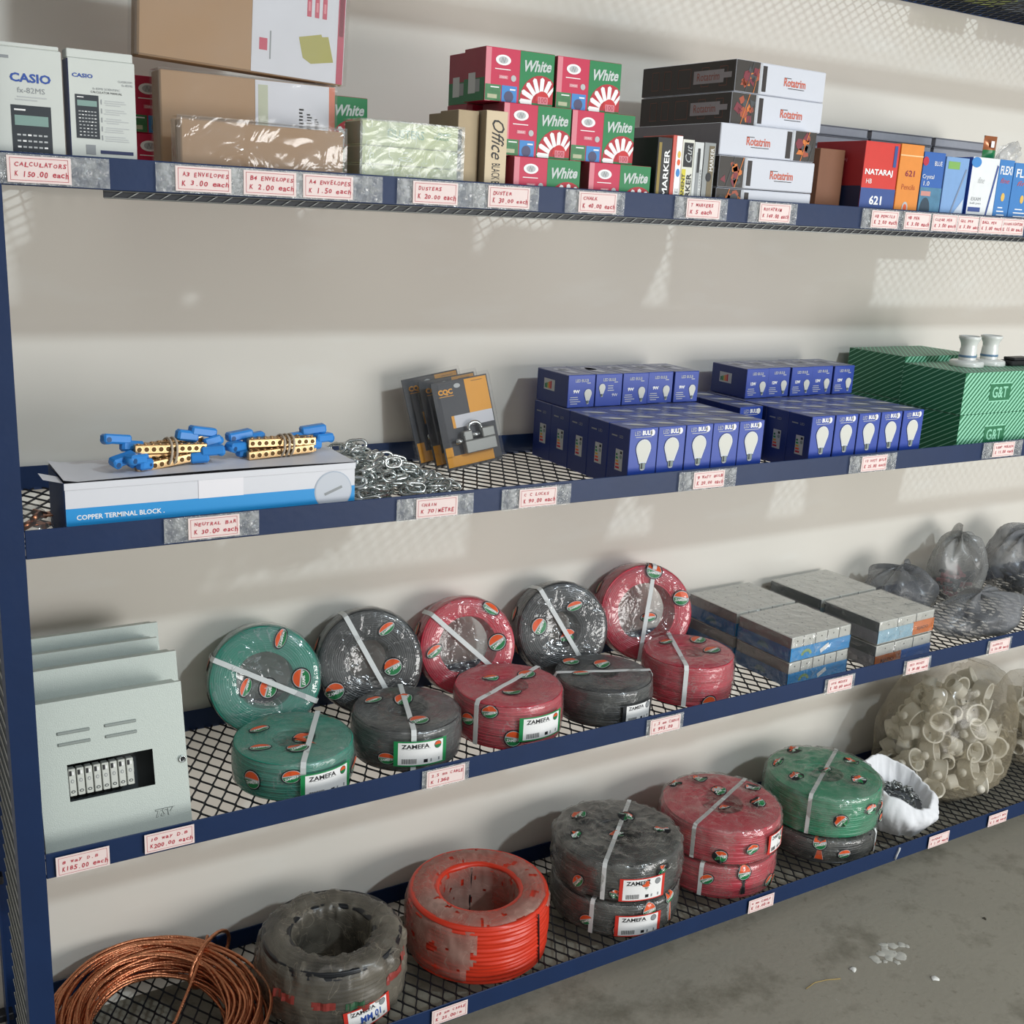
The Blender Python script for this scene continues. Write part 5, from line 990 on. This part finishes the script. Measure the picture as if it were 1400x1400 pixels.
cl.tube(P, .0042, mat('saddle_zinc', '#9ea3a3', .3, .9, var=.1), 6, flat=.35); cl.lathe([(.003, 0), (.0075, 0), (.0075, .003), (.003, .003)], 14, mat('saddle_zinc', '#9ea3a3'), M=Matrix.Translation((.0, 0, -.002)))
rnd = random.Random(5); c0 = None; pos_n = ['near the left rim', 'near the middle', 'near the right rim', 'at the back', 'at the front']
for k in range(26):
    a = 2.4 * k; q = .012 + .058 * (k / 26) ** .5; lo = (2.39 + q * math.cos(a) - .012, .150 + q * math.sin(a), z + .066 + .045 * (1 - (k / 26)) + .012 * rnd.random()); ro = (rnd.uniform(-.8, .8), rnd.uniform(-.8, .8), rnd.random() * 6)
    if c0 is None: c0 = cl.build('metal_saddle'); c0.location = lo; c0.rotation_euler = ro; tag(c0, 'small zinc metal saddle lying loose inside the open white sack', 'saddle', 'metal saddles in the white sack')
    else: dup(c0, loc=lo, rot=ro)

# clear bag of white conduit fittings
pvc = mat('white_pvc', '#cfcabb', .4, var=.04); pvi = mat('pvc_cup_inside', '#c4bca8', .5, var=.04)
cup = MB().lathe([(.0, .0), (.030, .0), (.0325, .003), (.0325, .040), (.036, .042), (.036, .046), (.0315, .046), (.0295, .044), (.0295, .004), (.0, .004)], 28, pvc)
cup.tube([(.028, 0, .018), (.046, 0, .018)], .0125, pvc, 14).tube([(-.028, 0, .018), (-.046, 0, .018)], .0125, pvc, 14)
cup.disc(top(0, 0, .0042), .008, .006, .003, .003, black, 1, n=8)
coup = MB().lathe([(.0175, 0), (.0215, 0), (.0215, .022), (.0235, .023), (.0235, .031), (.0215, .032), (.0215, .054), (.0175, .054), (.0175, 0)], 26, pvc); coup.disc(frame((0, -.0236, .027), (1, 0, 0), (0, 0, 1)), 0, 0, .006, .0035, pvi, 1, n=12)
def fittings(cx, cy, rx_, ry_, hz, n, label_where, seed):
    rnd = random.Random(seed); pts = []; tries = 0
    while len(pts) < n and tries < 60000:
        tries += 1; u = rnd.uniform(-1, 1); v = rnd.uniform(-1, 1); w_ = rnd.uniform(.09, 1)
        sh = 1 - .55 * max(0, w_ - .45) / .55
        if (u / sh) ** 2 + (v / sh) ** 2 > 1: continue
        p = Vector((cx + u * rx_, cy + v * ry_, z + .012 + w_ * hz))
        if p.y > D - .05 : continue
        if all((p - q).length > .054 for q in pts): pts.append(p)
    return pts
def bagged(cx, cy, rx_, ry_, hz, n, seed, where, lbbag, mt, tall=1.0):
    pts = fittings(cx, cy, rx_ * .84, ry_ * .84, hz * .78, n, where, seed); rnd = random.Random(seed)
    a0 = cup_o = None
    for k, p in enumerate(pts):
        kind = k % 5 not in (1, 3); front_ = p.y < cy - ry_ * .15
        if kind: d_ = Vector((rnd.uniform(-.5, .7), rnd.uniform(-1, -.25), rnd.uniform(-.2, .8))).normalized()
        else: d_ = Vector((rnd.uniform(-1, 1), rnd.uniform(-.5, .3), rnd.uniform(-.6, .6))).normalized()
        e = d_.to_track_quat('Z', 'Y').to_euler(); key = ('cup' if kind else 'cpl')
        if key not in PV: o = (cup if kind else coup).build('conduit_box' if kind else 'pipe_coupling'); PV[key] = o; tag(o, cat='conduit box' if kind else 'pipe coupling')
        else: o = dup(PV[key])
        o.location = p - d_ * (.022 if kind else .027); o.rotation_euler = e
        o['label'] = ('round white plastic conduit box inside the %s' if kind else 'short white plastic pipe coupling inside the %s') % where; o['group'] = ('conduit boxes in the ' if kind else 'pipe couplings in the ') + where
    t = thing('bag_of_fittings', lbbag, 'plastic bag', (cx, cy, z), group='clear bags of conduit fittings')
    def fn(u, v):
        a = 2 * PI * u; c, sn = math.cos(a), math.sin(a); k = v
        pr_ = 1.0 if k < .5 else 1 - .45 * ((k - .5) / .5) ** 1.5
        if k < .08: pr_ *= .75 + .25 * k / .08
        if k > .9: pr_ *= 1 - .75 * (k - .9) / .1
        n_ = 1 + .09 * noise.noise(Vector((c * 2 + seed, sn * 2, k * 3))) + .06 * abs(noise.noise(Vector((c * 6 + seed, sn * 6, k * 6))))
        y = ry_ * sn * pr_ * n_; yy = min(cy + y, D - .006) - cy
        return (rx_ * c * pr_ * n_, yy, max(.0008, hz * k * tall + .01 * noise.noise(Vector((c * 3, sn * 3, seed))) * k))
    MB().grid(fn, 90, 48, mt, closed_u=True).build('bag_film', t)
PV = {}
F_bag = film('fittings_bag_film', .24, '#b5a98f', .2, .8, .7, 8, .25)
bagged(2.74, .265, .265, .165, .42, 100, 6, 'large clear bag on the bottom shelf', 'large clear bag of white conduit fittings on the bottom shelf right of the white sack', F_bag)
bagged(3.19, .26, .15, .15, .30, 20, 16, 'second clear bag', 'second clear bag of yellowed fittings at the right edge of the bottom shelf', F_bag)
# small floor litter
m = MB().tube([(0, 0, 0), (.003, -.001, .012), (.010, -.001, .026), (.013, 0, .034)], .0032, mat('scrap_white_plastic', '#dcdedd', .5), 6, flat=.4)
o = tag(m.build('plastic_strip'), 'short white plastic strip stuck on the bottom shelf lip left of the saddles tag', 'plastic strip'); o.location = (2.221, -.0045, -1.146)
m = MB().tube([(0, 0, .002), (.035, .006, .003), (.07, .001, .002), (.105, -.012, .002)], .0012, mat('dry_straw', '#a08a52', .7), 5)
o = tag(m.build('straw'), 'thin yellowish straw lying on the concrete floor', 'straw'); o.location = (1.654, -.235, FL)
for k, (x, y, w_, c, lb) in enumerate([(1.816, -.235, .010, '#cfd0ca', 'pale crumb on the concrete floor beside the straw'), (1.976, -.354, .010, '#d6d7d2', 'brightest white crumb on the bare floor'), (2.309, -.248, .006, '#4a463c', 'dark crumb on the concrete floor near the right edge')]):
    m = MB(); m.lathe([(0, .0035), (w_ * .6, .003), (w_, .0008), (w_ * .8, .0)], 9, mat('grit_%d' % k, c, .8), wob=.006, seed=k); o = tag(m.build('floor_debris'), lb, 'debris'); o.location = (x, y, FL)
m = MB(); rnd = random.Random(3); sp_m = mat('dried_plaster', '#b3b3aa', .9, var=.15, scale=60)
for k in range(16):
    a = rnd.random() * 6.28; q = rnd.random() ** .7; r_ = .006 + .016 * rnd.random() * (1 - q * .6); m.lathe([(0, .0012), (r_ * .7, .001), (r_, .0)], 11, sp_m, wob=r_ * .6, seed=k, M=Matrix.Translation((q * .07 * math.cos(a), q * .035 * math.sin(a), 0)))
o = tag(m.build('plaster_splash'), 'pale dried plaster splash on the concrete floor', 'plaster splash'); o.location = (1.955, -.235, FL + .0004)
